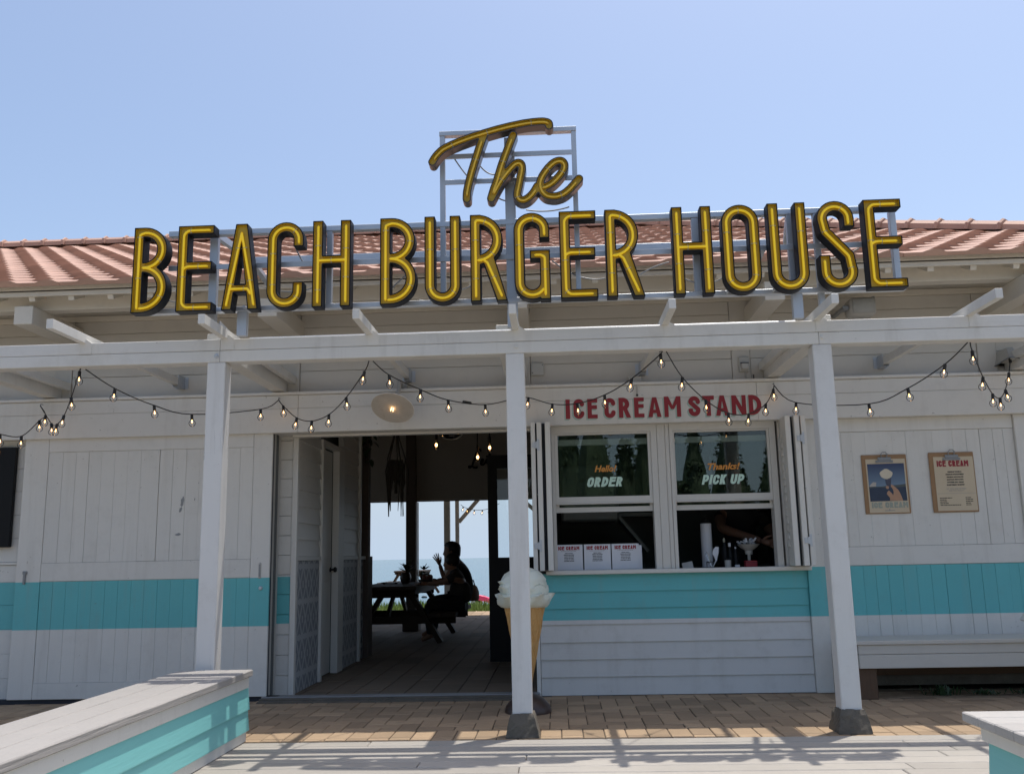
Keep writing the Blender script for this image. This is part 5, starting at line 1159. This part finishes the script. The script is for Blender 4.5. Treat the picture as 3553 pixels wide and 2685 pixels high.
def head(mb, c, s=1.0, face=-1):
    """lathe-free head: rings of an ellipsoid with brow, nose, mouth, chin pushed out on the face side (x)"""
    n = 20; prof_ = [(-.118,.022),(-.112,.045),(-.098,.060),(-.075,.068),(-.045,.074),(-.01,.080),(.03,.086),(.065,.083),(.095,.066),(.112,.042),(.122,0.004)]
    fx = {0:.030, 1:.034, 2:.026, 3:.016, 4:.016, 5:.010, 6:.008, 7:.006, 8:.0, 9:0, 10:0}; vs = []
    for i, (z, r_) in enumerate(prof_):
        for k in range(n):
            a = 2*math.pi*k/n; x_ = r_*1.18*math.cos(a); y_ = r_*.92*math.sin(a)
            fc_ = max(0, math.cos(a))**6; x_ += fx[i]*max(0, math.cos(a))**2
            if i == 4: x_ += .026*max(0, math.cos(a))**18
            if i == 3: x_ += .008*fc_
            if i == 5: x_ += .012*max(0, math.cos(a))**18
            if i in (6,) and .35 < abs(math.sin(a)) < .7 and math.cos(a) > 0: x_ -= .006
            if math.cos(a) < 0 and i < 4: x_ *= (.55, .62, .72, .85)[i]
            vs.append((c[0]+face*x_*s, c[1]+y_*s, c[2]+z*s))
    fs = [(i*n+k, i*n+(k+1) % n, (i+1)*n+(k+1) % n, (i+1)*n+k) for i in range(len(prof_)-1) for k in range(n)]
    mb.add(vs, fs+[tuple(range(n-1, -1, -1)), tuple(range(10*n, 11*n))])
    for sg in (1, -1): mb.ball((c[0]+.012*s*-face, c[1]+sg*.078*s, c[2]-.012*s), .026*s, 8, 6, (.8, .35, 1.2))
    return mb
head(hd_, (-1.545, y, 1.225), 1.0)
hands.add(hd_.v, hd_.f)
skin('body', N, E, 'pel', 'skin', P1, 2, hands)
# shirt, trousers, hair as clothes over the body
SHIRTN = dict(N)
Ns = {k: (v[0], v[1]+(.045 if k in ('bel', 'che', 'sho') else .02)) for k, v in N.items() if k in ('bel', 'che', 'sho', 'rs', 'ls')}; Ns['pel'] = (N['pel'][0], .165); Ns['r2'] = ((-1.560, y-.155, .900), .068); Ns['l2'] = ((-1.53, y+.205, .905), .068); Ns['nk'] = ((-1.47, y, 1.085), .07)
skin('shirt', Ns, [('pel','bel'),('bel','che'),('che','sho'),('sho','nk'),('sho','rs'),('rs','r2'),('sho','ls'),('ls','l2')], 'pel', 'cloth', P1)
Nt = {k: (N[k][0], N[k][1]+.012) for k in ('pel', 'rh', 'rk', 'ra', 'lh', 'lk', 'la')}; skin('trousers', Nt, [('pel','rh'),('rh','rk'),('rk','ra'),('pel','lh'),('lh','lk'),('lk','la')], 'pel', 'clothdk', P1)
hr = MB(); rh_ = random.Random(4); n = 22; rows = [(-.10,.056,-.050),(-.06,.078,-.036),(0,.094,-.026),(.045,.102,-.014),(.085,.097,-.006),(.115,.072,0),(.137,.03,0)]
vs = []
for z, r_, dx in rows:
    for k in range(n):
        a = 2*math.pi*k/n; q = r_*(1+rh_.uniform(-.05, .09)); ff = .80 if math.cos(a) > .3 and z < .06 else 1.14
        vs.append((-1.545-(q*ff*math.cos(a)+dx), y+q*.98*math.sin(a), 1.225+z+rh_.uniform(-.006, .008)))
hr.add(vs, [(i*n+k, i*n+(k+1) % n, (i+1)*n+(k+1) % n, (i+1)*n+k) for i in range(len(rows)-1) for k in range(n)]+[tuple(range(n-1, -1, -1)), tuple(range((len(rows)-1)*n, len(rows)*n))])
put('hair', hr, 'hair', P1, True, 70)
P3 = thing('person', 'second diner hunched nearer on the same bench with a forearm along the table', 'person', (-1.50, 13.10, .405))
y3 = 13.10; hn = MB(); hand(hn, (-1.93, 12.98, .80), (-1, 0, .02), (.05, 1, 0), (0, 0, -1), spread=.1); hand(hn, (-1.72, 13.22, .80), (-.9, .2, .1), (.1, 1, 0), (0, 0, -1)); head(hn, (-1.60, y3, 1.085), .92)
N3 = {'pel': ((-1.50, y3, .52), .14), 'bel': ((-1.47, y3, .65), .15), 'che': ((-1.485, y3, .80), .155), 'sho': ((-1.53, y3, .905), .12), 'nk': ((-1.57, y3, .985), .055), 'nk2': ((-1.59, y3, 1.03), .05),
      'rs': ((-1.56, y3-.16, .885), .062), 're': ((-1.70, y3-.17, .812), .045), 'rw': ((-1.93, 12.98, .80), .028), 'ls': ((-1.56, y3+.16, .885), .062), 'le': ((-1.60, y3+.2, .80), .045), 'lw': ((-1.72, 13.22, .80), .028),
      'rh': ((-1.53, y3-.10, .50), .10), 'rk': ((-1.93, y3-.11, .50), .066), 'ra': ((-1.88, y3-.11, .10), .042), 'rf': ((-2.02, y3-.12, .045), .035), 'lh': ((-1.53, y3+.10, .50), .10), 'lk': ((-1.93, y3+.11, .50), .066), 'la': ((-1.86, y3+.11, .10), .042), 'lf': ((-2.0, y3+.12, .045), .035)}
skin('body', N3, E, 'pel', 'skin', P3, 2, hn)
S3 = {k: (N3[k][0], N3[k][1]+.03) for k in ('pel', 'bel', 'che', 'sho', 'rs', 'ls', 'nk')}; S3['r2'] = ((-1.68, y3-.17, .825), .06); S3['l2'] = ((-1.59, y3+.195, .815), .06)
skin('shirt', S3, [('pel','bel'),('bel','che'),('che','sho'),('sho','nk'),('sho','rs'),('rs','r2'),('sho','ls'),('ls','l2')], 'pel', 'clothdk', P3)
skin('trousers', {k: (N3[k][0], N3[k][1]+.012) for k in ('pel', 'rh', 'rk', 'ra', 'lh', 'lk', 'la')}, [('pel','rh'),('rh','rk'),('rk','ra'),('pel','lh'),('lh','lk'),('lk','la')], 'pel', 'cloth', P3)
put('hair', MB().ball((-1.585, y3, 1.115), .102, 16, 12, (1.05, .92, 1.0)), 'hair', P3, True)
P3.location.x += .11; P3.location.z -= .02
def leafy(mb, c, n, L, rng, w=.018, up_=.5, droop=.4):
    for k in range(n):
        a = rng.uniform(0, 6.283); e = rng.uniform(up_-.4, up_+.4); d_ = Vector((math.cos(a)*math.cos(e), math.sin(a)*math.cos(e), math.sin(e))); ln = L*rng.uniform(.6, 1.1); s_ = Vector((-math.sin(a), math.cos(a), 0))*w
        p0 = Vector(c); p1 = p0+d_*ln*.5; p2 = p0+d_*ln-Vector((0, 0, droop*ln*.4)); p3 = p0+d_*ln*1.25-Vector((0, 0, droop*ln*.9))
        mb.add([p0-s_*.3, p0+s_*.3, p1+s_, p1-s_, p2+s_*.8, p2-s_*.8, p3], [(0,1,2,3),(3,2,4,5),(5,4,6)])
    return mb
rl = random.Random(9)
F1 = thing('potted_plant', 'spiky plant in a round dark pot standing at the column on the picnic table', 'potted plant', (-2.27, 13.9, .762)); put('pot', MB().lathe([(.045,.762),(.075,.80),(.085,.85),(.075,.90),(.058,.925),(.05,.92)], (-2.27, 13.9, 0), 18), 'pot', F1, True); put('foliage', leafy(leafy(MB(), (-2.25, 13.9, .92), 26, .19, rl, .014, .9, .25), (-2.25, 13.9, .98), 22, .15, rl, .013, .5, .2), 'leaf', F1)
F2 = thing('potted_plant', 'small broad leaved plant in a square dark pot before the seated man', 'potted plant', (-1.995, 13.9, .762)); put('pot', MB().add([(-2.035,13.86,.762),(-1.955,13.86,.762),(-1.955,13.94,.762),(-2.035,13.94,.762),(-2.043,13.852,.905),(-1.947,13.852,.905),(-1.947,13.948,.905),(-2.043,13.948,.905)], [(0,3,2,1),(4,5,6,7),(0,1,5,4),(1,2,6,5),(2,3,7,6),(3,0,4,7)]), 'pot', F2); put('foliage', leafy(leafy(MB(), (-1.995, 13.9, .91), 18, .105, rl, .022, .35, .6), (-1.995, 13.9, .96), 14, .10, rl, .022, .8, .2), 'leaf', F2)
FB = thing('food_basket', 'low dark food basket with a reddish heap on the picnic table', 'food basket', (-1.87, 13.45, .762)); put('basket', MB().lathe([(.07,.762),(.095,.765),(.11,.83),(.10,.832),(.085,.78),(0,.778)], (-1.9, 13.45, 0), 16), 'pot', FB); hp_ = MB(); [hp_.ball((-1.9+rl.uniform(-.07,.07), 13.45+rl.uniform(-.05,.05), .835+rl.uniform(0,.03)), rl.uniform(.025,.04), 8, 6) for _ in range(9)]; put('food', hp_, surf('reddish_food', (.16,.05,.03), .6, .3, 20), FB, True)
TR = thing('tray', 'thin dark serving board lying on the left of the picnic table', 'tray', (-2.6, 13.9, .762)); put('slab', MB().box(-2.62, -2.36, 13.8, 14.0, .778, .790, .003), 'pot', TR); put('foot', MB().box(-2.60, -2.56, 13.82, 13.98, .7622, .7775), 'pot', TR); put('foot', MB().box(-2.42, -2.38, 13.82, 13.98, .7622, .7775), 'pot', TR)
BG = thing('bag', 'brownish bag standing on the far picnic table bench behind the man', 'bag', (-1.44, 15.9, .405)); put('pouch', MB().lathe([(.10,.406),(.12,.45),(.115,.56),(.085,.64),(.05,.67),(.0,.675)], (-1.46, 15.9, 0), 14), 'brownpost', BG, True, 60); put('strap', MB().tube([(-1.52, 15.9, .64), (-1.50, 15.9, .74), (-1.44, 15.9, .75), (-1.41, 15.9, .64)], .010, 6), 'clothdk', BG, True)
# hanging planter with long cords and fringe
HP = thing('hanging_planter', 'macrame plant hanger with long fringe hanging inside the doorway', 'hanging planter', (-1.826, 10.5, 3.2)); rp = MB(); rq = random.Random(11); c = Vector((-1.826, 10.5, 0))
for k in range(5): a = k*1.2566; rp.tube([c+Vector((0, 0, 3.19)), c+Vector((0, 0, 2.62)), c+Vector((.105*math.cos(a), .105*math.sin(a), 2.26)), c+Vector((.10*math.cos(a), .10*math.sin(a), 2.12)), c+Vector((0, 0, 1.99))], .008, 6)
rp.tube([c+Vector((0, 0, 2.70)), c+Vector((0, 0, 2.58))], .025, 8); rp.tube([c+Vector((0, 0, 2.02)), c+Vector((0, 0, 1.86))], .018, 8); put('cords', rp, 'rope', HP)
fr_ = MB()
for k in range(46):
    a = rq.uniform(0, 6.283); r_ = rq.uniform(.07, .135); z1 = rq.choice([1.60, 1.66, 1.75, 1.85, 1.95]) if abs(math.cos(a)) > .45 else rq.uniform(1.85, 2.05); x_, y_ = r_*math.cos(a), r_*math.sin(a)
    fr_.tube([c+Vector((x_*.8, y_*.8, 2.24)), c+Vector((x_*1.05, y_*1.05, 2.12)), c+Vector((x_*rq.uniform(.85, 1.1), y_, (2.1+z1)/2)), c+Vector((x_*rq.uniform(.8, 1.1), y_, z1))], [.007, .009, .008, .003], 5)
put('fringe', fr_, 'rope', HP); put('pot', MB().lathe([(.05,2.03),(.085,2.07),(.095,2.19),(.09,2.2),(0,2.19)], c, 16), 'pot', HP, True); put('foliage', leafy(MB(), c+Vector((0, 0, 2.2)), 16, .12, rq, .014, .3, .8), 'leaf', HP)
VN = thing('hanging_vine', 'trailing leafy vine hanging beside the corridor post', 'plant', (-2.21, 10.9, 3.2)); vm_ = MB(); [vm_.tube([(-2.21+.03*k, 10.9, 3.19), (-2.22+.03*k, 10.88, 2.6), (-2.24+.025*k, 10.87, 2.27+.05*k)], .004, 5) for k in range(-1, 2)]; put('stem', vm_, 'rope', VN); lv = MB()
for k in range(46): lv = leafy(lv, (-2.215+rq.uniform(-.06, .05), 10.88+rq.uniform(-.05, .05), rq.uniform(2.28, 2.95)), 1, .075, rq, .026, -.4, .6)
put('foliage', lv, 'leaf', VN)
for x, z, lb in ((-1.554, 2.59, 'leftmost bare hanging bulb inside the terrace beside the glass dome lamp'), (-1.009, 2.416, 'lowest bare hanging bulb inside the terrace, in front of the script word'), (-.85, 2.536, 'rightmost bare hanging bulb inside the terrace above the black door')):
    t = thing('pendant_lamp', lb, 'lamp', (x, 12, 3.2), 'bare bulbs hanging in the terrace'); put('cord', MB().tube([(x, 12, 3.19), (x, 12, z+.16)], .009, 6), 'black', t); put('holder', MB().lathe([(.016,.06),(.022,.07),(.022,.13),(.012,.16),(0,.165)], (x, 12, z), 12), 'black', t)
    put('glass_bulb', MB().lathe([(.014,.06),(.026,.03),(.036,-.01),(.030,-.045),(.012,-.06),(0,-.062)], (x, 12, z), 14), 'bulbglass', t, True, 80); put('filament', MB().ball((x, 12, z), .017, 8, 6, (1, 1, 1.4)), 'filament', t, True)
DL = thing('dome_lamp', 'shiny glass dome lamp hanging between the bare bulbs', 'lamp', (-1.36, 12, 3.2)); put('dome', MB().lathe([(0,-.085),(.08,-.075),(.15,-.035),(.185,.02),(.18,.08),(.12,.13),(.03,.15),(.02,.2),(0,.2)], (-1.36, 12, 2.74), 28), glass('smoky_glass', (.35, .35, .35), 1.6, .05), DL, True, 60); put('ring', MB().tube([(-1.36+.187*math.cos(a), 12+.187*math.sin(a), 2.765) for a in np.linspace(0, 6.283, 25)[:-1]], .007, 5, False, True), 'chrome', DL); put('cord', MB().tube([(-1.36, 12, 3.19), (-1.36, 12, 2.93)], .01, 6), 'black', DL)
LW = thing('wall_word', 'dark script letters spelling Let on the terrace end wall', 'lettering', (-1.2, 14.98, 2.6))
lk = 14.95/3192.0
sw = [[(-1.20, 2.84), (-1.235, 2.865), (-1.27, 2.83), (-1.31, 2.72), (-1.345, 2.62), (-1.375, 2.575), (-1.405, 2.575), (-1.40, 2.59), (-1.36, 2.588), (-1.32, 2.57), (-1.285, 2.565), (-1.27, 2.585)], [(-1.215, 2.64), (-1.185, 2.655), (-1.165, 2.69), (-1.185, 2.70), (-1.21, 2.66), (-1.21, 2.625), (-1.18, 2.61), (-1.14, 2.64), (-1.11, 2.70)], [(-1.06, 2.80), (-1.10, 2.69), (-1.10, 2.63), (-1.07, 2.62), (-1.03, 2.65)], [(-1.12, 2.745), (-1.04, 2.755)]]
mb = MB()
for p in sw: mb.tube([(a, 14.975, c) for a, c in smooth_line(p)], .017, 6)
put('letters', mb, 'blackpaint', LW, True)

# ================================================================== INSIDE THE STAND
WK = thing('person', 'worker in a black t-shirt reaching over the counter behind the pick up window', 'person', (1.72, 8.95, 0))
hw = MB(); hand(hw, (1.80, 8.30, 1.215), (.75, -.4, -.25), (.1, .3, -.9), (-.3, -.9, 0)); head(hw, (1.72, 8.86, 1.76), 1.0, -1)
hw.v = hw.v
yk = 8.95
N = {'pel': ((1.75, yk+.02, .95), .15), 'bel': ((1.74, yk, 1.12), .15), 'che': ((1.73, yk-.03, 1.32), .16), 'sho': ((1.73, yk-.05, 1.48), .11), 'nk': ((1.725, yk-.07, 1.60), .055), 'nk2': ((1.722, yk-.08, 1.67), .052),
     'rs': ((1.54, yk-.08, 1.46), .065), 're': ((1.52, yk-.32, 1.335), .048), 'rw': ((1.80, 8.30, 1.215), .03), 'ls': ((1.93, yk-.05, 1.46), .065), 'le': ((2.06, yk-.15, 1.22), .046), 'lw': ((2.02, 8.62, .90), .03),
     'rh': ((1.66, yk+.02, .9), .10), 'rk': ((1.65, yk, .50), .065), 'ra': ((1.65, yk+.03, .09), .045), 'rf': ((1.64, yk-.12, .045), .04), 'lh': ((1.84, yk+.02, .9), .10), 'lk': ((1.85, yk, .50), .065), 'la': ((1.85, yk+.03, .09), .045), 'lf': ((1.86, yk-.12, .045), .04)}
hand(hw, (2.02, 8.62, .90), (-.1, -.6, -.8), (.9, 0, 0), (0, -.3, -.9))
skin('body', N, E, 'pel', 'skindark', WK, 2, hw)
Ns = {k: (N[k][0], N[k][1]+.015) for k in ('bel', 'che', 'sho', 'rs', 'ls', 'pel', 'nk')}; Ns['r2'] = ((1.53, yk-.20, 1.395), .066); Ns['l2'] = ((2.0, yk-.1, 1.34), .066)
skin('tshirt', Ns, [('pel','bel'),('bel','che'),('che','sho'),('sho','nk'),('sho','rs'),('rs','r2'),('sho','ls'),('ls','l2')], 'pel', 'cloth', WK)
Nt = {k: (N[k][0], N[k][1]+.012) for k in ('pel', 'rh', 'rk', 'ra', 'lh', 'lk', 'la')}; skin('trousers', Nt, [('pel','rh'),('rh','rk'),('rk','ra'),('pel','lh'),('lh','lk'),('lk','la')], 'pel', 'clothdk', WK)
put('hair', MB().ball((1.735, 8.87, 1.80), .105, 14, 10, (1, .92, 1)), 'hair', WK, True)
TWL = thing('paper_towel', 'tall white paper towel roll on the pick up counter', 'paper towel', (1.308, 8.25, .985)); put('roll', MB().lathe([(.018,1.0),(.048,1.0),(.048,1.375),(.018,1.375)], (1.308, 8.25, 0), 20), 'paperw', TWL, True, 40); put('rod', MB().tube([(1.308, 8.25, .985), (1.308, 8.25, 1.43)], .010, 8).lathe([(.03,1.385),(.03,1.40),(0,1.405)], (1.308, 8.25, 0), 12), 'blackpaint', TWL)
SJ = thing('utensil_jar', 'small jar holding a pale spatula on the pick up counter', 'utensil jar', (1.325, 8.05, .985)); put('jar', MB().lathe([(.032,.986),(.034,1.04),(.028,1.05),(.025,1.045),(0,1.0)], (1.30, 8.06, 0), 14), 'bulbglass', SJ, True); put('jar_rim', MB().tube([(1.30+.032*math.cos(a), 8.06+.032*math.sin(a), 1.045) for a in np.linspace(0, 6.283, 17)[:-1]], .004, 5, False, True), 'chrome', SJ)
put('spatula', MB().prism([[(1.345, 1.05), (1.352, 1.05), (1.362, 1.09), (1.372, 1.12), (1.375, 1.168), (1.350, 1.172), (1.328, 1.15), (1.320, 1.115), (1.335, 1.08)]], 8.046, 8.050).tube([(1.318, 8.05, 1.0), (1.348, 8.048, 1.06)], .005, 6), 'paperw', SJ); put('whisk', MB().tube([(1.31, 8.06, 1.0), (1.28, 8.06, 1.07), (1.262, 8.06, 1.11), (1.275, 8.06, 1.13), (1.29, 8.06, 1.10), (1.30, 8.06, 1.05)], .003, 5), 'chrome', SJ)
for k, (x, y_, h, lb, cm) in enumerate(((1.442, 8.15, 1.245, 'tallest dark bottle with a steel cap on the pick up counter', 'chrome'), (1.488, 8.16, 1.205, 'dark bottle with a pale cap between the tall bottle and the white bowl', 'paperw'), (1.533, 8.15, 1.182, 'dark bottle with a pale star mark beside the white bowl', 'blackpaint'))):
    t = thing('bottle', lb, 'bottle', (x, y_, .985), 'bottles on the pick up counter'); put('glass_body', MB().lathe([(.024,.986),(.025,1.0),(.025,h-.10),(.012,h-.055),(.010,h-.03),(0,h-.03)], (x, y_, 0), 14), 'blackpaint', t, True, 50); put('cap', MB().lathe([(.012,h-.035),(.012,h-.002),(0,h)], (x, y_, 0), 12), cm, t, True, 40)
    if k == 2: put('label', MB().flat([[(x+.011*(1 if i % 2 else .45)*math.cos(math.pi/2+i*math.pi/5), 1.165-.005+.011*(1 if i % 2 else .45)*math.sin(math.pi/2+i*math.pi/5)) for i in range(10)]], y_-.0135), 'paperw', t)
GJ = thing('jar', 'pale lidded jar in front of the bottles on the pick up counter', 'jar', (1.452, 8.08, .985)); put('jar_body', MB().lathe([(.026,.986),(.028,1.05),(.026,1.058),(0,1.058)], (1.452, 8.08, 0), 14), 'plastic', GJ, True, 40); put('lid', MB().lathe([(.028,1.058),(.028,1.072),(0,1.074)], (1.452, 8.08, 0), 14), 'blackpaint', GJ, True, 40)
SCU = thing('cup', 'small white cup at the front of the pick up counter', 'cup', (1.521, 8.03, .985)); put('cup_body', MB().lathe([(.018,.986),(.022,1.018),(.020,1.018),(.016,.992),(0,.99)], (1.521, 8.03, 0), 14), 'paperw', SCU, True, 40)
BW = thing('bowl', 'wide white bowl heaped with wrapped pieces on the pick up counter', 'bowl', (1.658, 8.2, .985)); put('dish', MB().lathe([(.03,1.10),(.035,1.135),(.07,1.16),(.098,1.188),(.094,1.190),(.06,1.165),(0,1.15)], (1.658, 8.2, 0), 20).lathe([(.05,.986),(.05,.992),(.014,1.0),(.014,1.10)], (1.658, 8.2, 0), 14), 'plastic', BW, True, 40)
hb = MB(); rk_ = random.Random(3)
for _ in range(14): p = Vector((1.658+rk_.uniform(-.06, .06), 8.2+rk_.uniform(-.05, .05), 1.185+rk_.uniform(0, .02))); hb.beam(p, p+Vector((rk_.uniform(-.04, .04), rk_.uniform(-.03, .03), rk_.uniform(.01, .04))), .018, .012)
put('pieces', hb, 'paperw', BW)
RB = thing('red_box', 'red box standing under the white bowl on the pick up counter', 'box', (1.647, 8.1, .985)); put('carton', MB().box(1.598, 1.696, 8.06, 8.14, .986, 1.05, .003), surf('red_card', (.30, .02, .03), .5), RB); put('carton_band', MB().box(1.597, 1.697, 8.059, 8.141, 1.034, 1.040), surf('dark_red_band', (.14, .01, .015), .5), RB)
TC = thing('card_holder', 'grey slanted card holder in the left corner of the pick up counter', 'card holder', (1.10, 8.0, .985)); put('card', MB().add([(1.060,8.0,.987),(1.150,8.0,.987),(1.140,8.02,1.055),(1.052,8.02,1.04),(1.060,8.012,.987),(1.150,8.012,.987),(1.140,8.03,1.055),(1.052,8.03,1.04)], [(0,1,2,3),(4,7,6,5),(0,4,5,1),(1,5,6,2),(2,6,7,3),(3,7,4,0)]), 'plastic', TC); put('card_foot', MB().box(1.062, 1.146, 8.013, 8.05, .9855, .992), 'greysteel', TC)

# ================================================================== THE BEACH BEYOND
BP = thing('person', 'bather on the beach with a raised arm carrying a pink float', 'person', (-2.55, 30, -1.8)); hb2 = MB(); hand(hb2, (-2.365, 29.9, -.215), (0, 0, 1), (1, 0, 0), (0, -1, 0)); head(hb2, (-2.545, 30, -.265), 1.0, 1)
N = {'pel': ((-2.57, 30, -.98), .11), 'bel': ((-2.56, 30, -.82), .105), 'che': ((-2.55, 30, -.62), .12), 'sho': ((-2.55, 30, -.47), .085), 'nk': ((-2.55, 30, -.40), .048), 'rs': ((-2.42, 30, -.47), .05), 're': ((-2.345, 29.95, -.455), .038), 'rw': ((-2.365, 29.9, -.215), .026), 'ls': ((-2.70, 30, -.47), .05), 'le': ((-2.76, 30, -.66), .038), 'lw': ((-2.74, 29.9, -.86), .026), 'rh': ((-2.49, 30, -1.03), .08), 'rk': ((-2.48, 30, -1.38), .055), 'ra': ((-2.48, 30, -1.72), .035), 'rf': ((-2.48, 29.9, -1.76), .035), 'lh': ((-2.65, 30, -1.03), .08), 'lk': ((-2.66, 30, -1.38), .055), 'la': ((-2.66, 30, -1.72), .035), 'lf': ((-2.66, 29.9, -1.76), .035)}
E2 = [('pel','bel'),('bel','che'),('che','sho'),('sho','nk'),('sho','rs'),('rs','re'),('re','rw'),('sho','ls'),('ls','le'),('le','lw'),('pel','rh'),('rh','rk'),('rk','ra'),('ra','rf'),('pel','lh'),('lh','lk'),('lk','la'),('la','lf')]
skin('body', N, E2, 'pel', surf('tanned_skin', (.34, .16, .09), .5), BP, 2, hb2); put('hair', MB().ball((-2.555, 30, -.235), .10, 12, 8, (1, .95, 1)), 'hair', BP, True)
skin('swimwear', {'pel': ((-2.57, 30, -.98), .125), 'rh': ((-2.49, 30, -1.06), .092), 'lh': ((-2.65, 30, -1.06), .092)}, [('pel','rh'),('pel','lh')], 'pel', 'clothdk', BP)
PF = thing('inflatable', 'pink ribbed air mattress held up on the beach', 'inflatable', (-2.2, 30, -.12)); fm = MB(); cr_ = smooth_line([(-2.62, -.055), (-2.45, -.085), (-2.30, -.125), (-2.15, -.20), (-2.0, -.33), (-1.88, -.52)], 4)
for k in range(3):
    for j in range(2): put('air_tube', MB().tube([(a, 29.82+.09*j, c-.052*k) for a, c in cr_], .031, 8), 'pink', PF, True, 80)
WU = thing('beach_tent', 'small white beach shelter with a frilled edge behind the grass', 'beach tent', (-2.75, 30.5, -1.9)); put('canopy', MB().prism([[(-3.05, -.75), (-2.52, -.72), (-2.60, -.30), (-2.66, -.12), (-2.78, -.20), (-2.98, -.45)]], 30.5, 31.4), surf('white_canvas', (.75, .75, .76), .8), WU); fz = MB(); [fz.ball((-2.525-.012*k, 30.47, -.68+.055*k), .022, 6, 4) for k in range(11)]; put('frill', fz, surf('white_frill', (.8, .8, .8), .8), WU); put('pole', MB().tube([(-2.98, 30.9, -1.85), (-2.9, 30.9, -.6)], .02, 6).tube([(-2.6, 30.9, -1.85), (-2.62, 30.9, -.6)], .02, 6), 'greysteel', WU)
TP = thing('beach_parasol', 'straw coloured parasol down on the beach at the left of the sea view', 'parasol', (-7.75, 36, -2.0)); put('canopy', MB().lathe([(1.0,-.90),(.98,-.86),(.55,-.58),(.2,-.42),(.03,-.36),(0,-.35)], (-7.85, 36, 0), 20), 'straw', TP, True, 40); put('pole', MB().tube([(-7.85, 36, -2.15), (-7.85, 36, -.4)], .025, 8), 'brownpost', TP)
bu = MB(); rb_ = random.Random(6); x = -14
while x < 10: bu.ball((x, 88+rb_.uniform(-.3, .3), -2.42), .16, 8, 6, (1.8, 1, .8)); x += rb_.uniform(.9, 1.5)
kind(put('buoy_line', bu, 'blackpaint', None, True), 'stuff')
FP = thing('folded_parasol', 'edge of a folded white canvas parasol at the right edge of the picture', 'parasol', (3.56, 7.0, 0)); put('canvas', MB().lathe([(.035,.95),(.05,.93),(.12,.72),(.20,.60),(.19,.59),(.03,.62)], (3.535, 7.0, 0), 18), 'whitez', FP, True, 50); put('pole', MB().tube([(3.535, 7.0, 0.02), (3.535, 7.0, 1.0)], .018, 8), 'greysteel', FP); put('foot', MB().lathe([(.14,0),(.14,.03),(.03,.05),(.02,.05)], (3.535, 7.0, 0), 16), 'greysteel', FP)
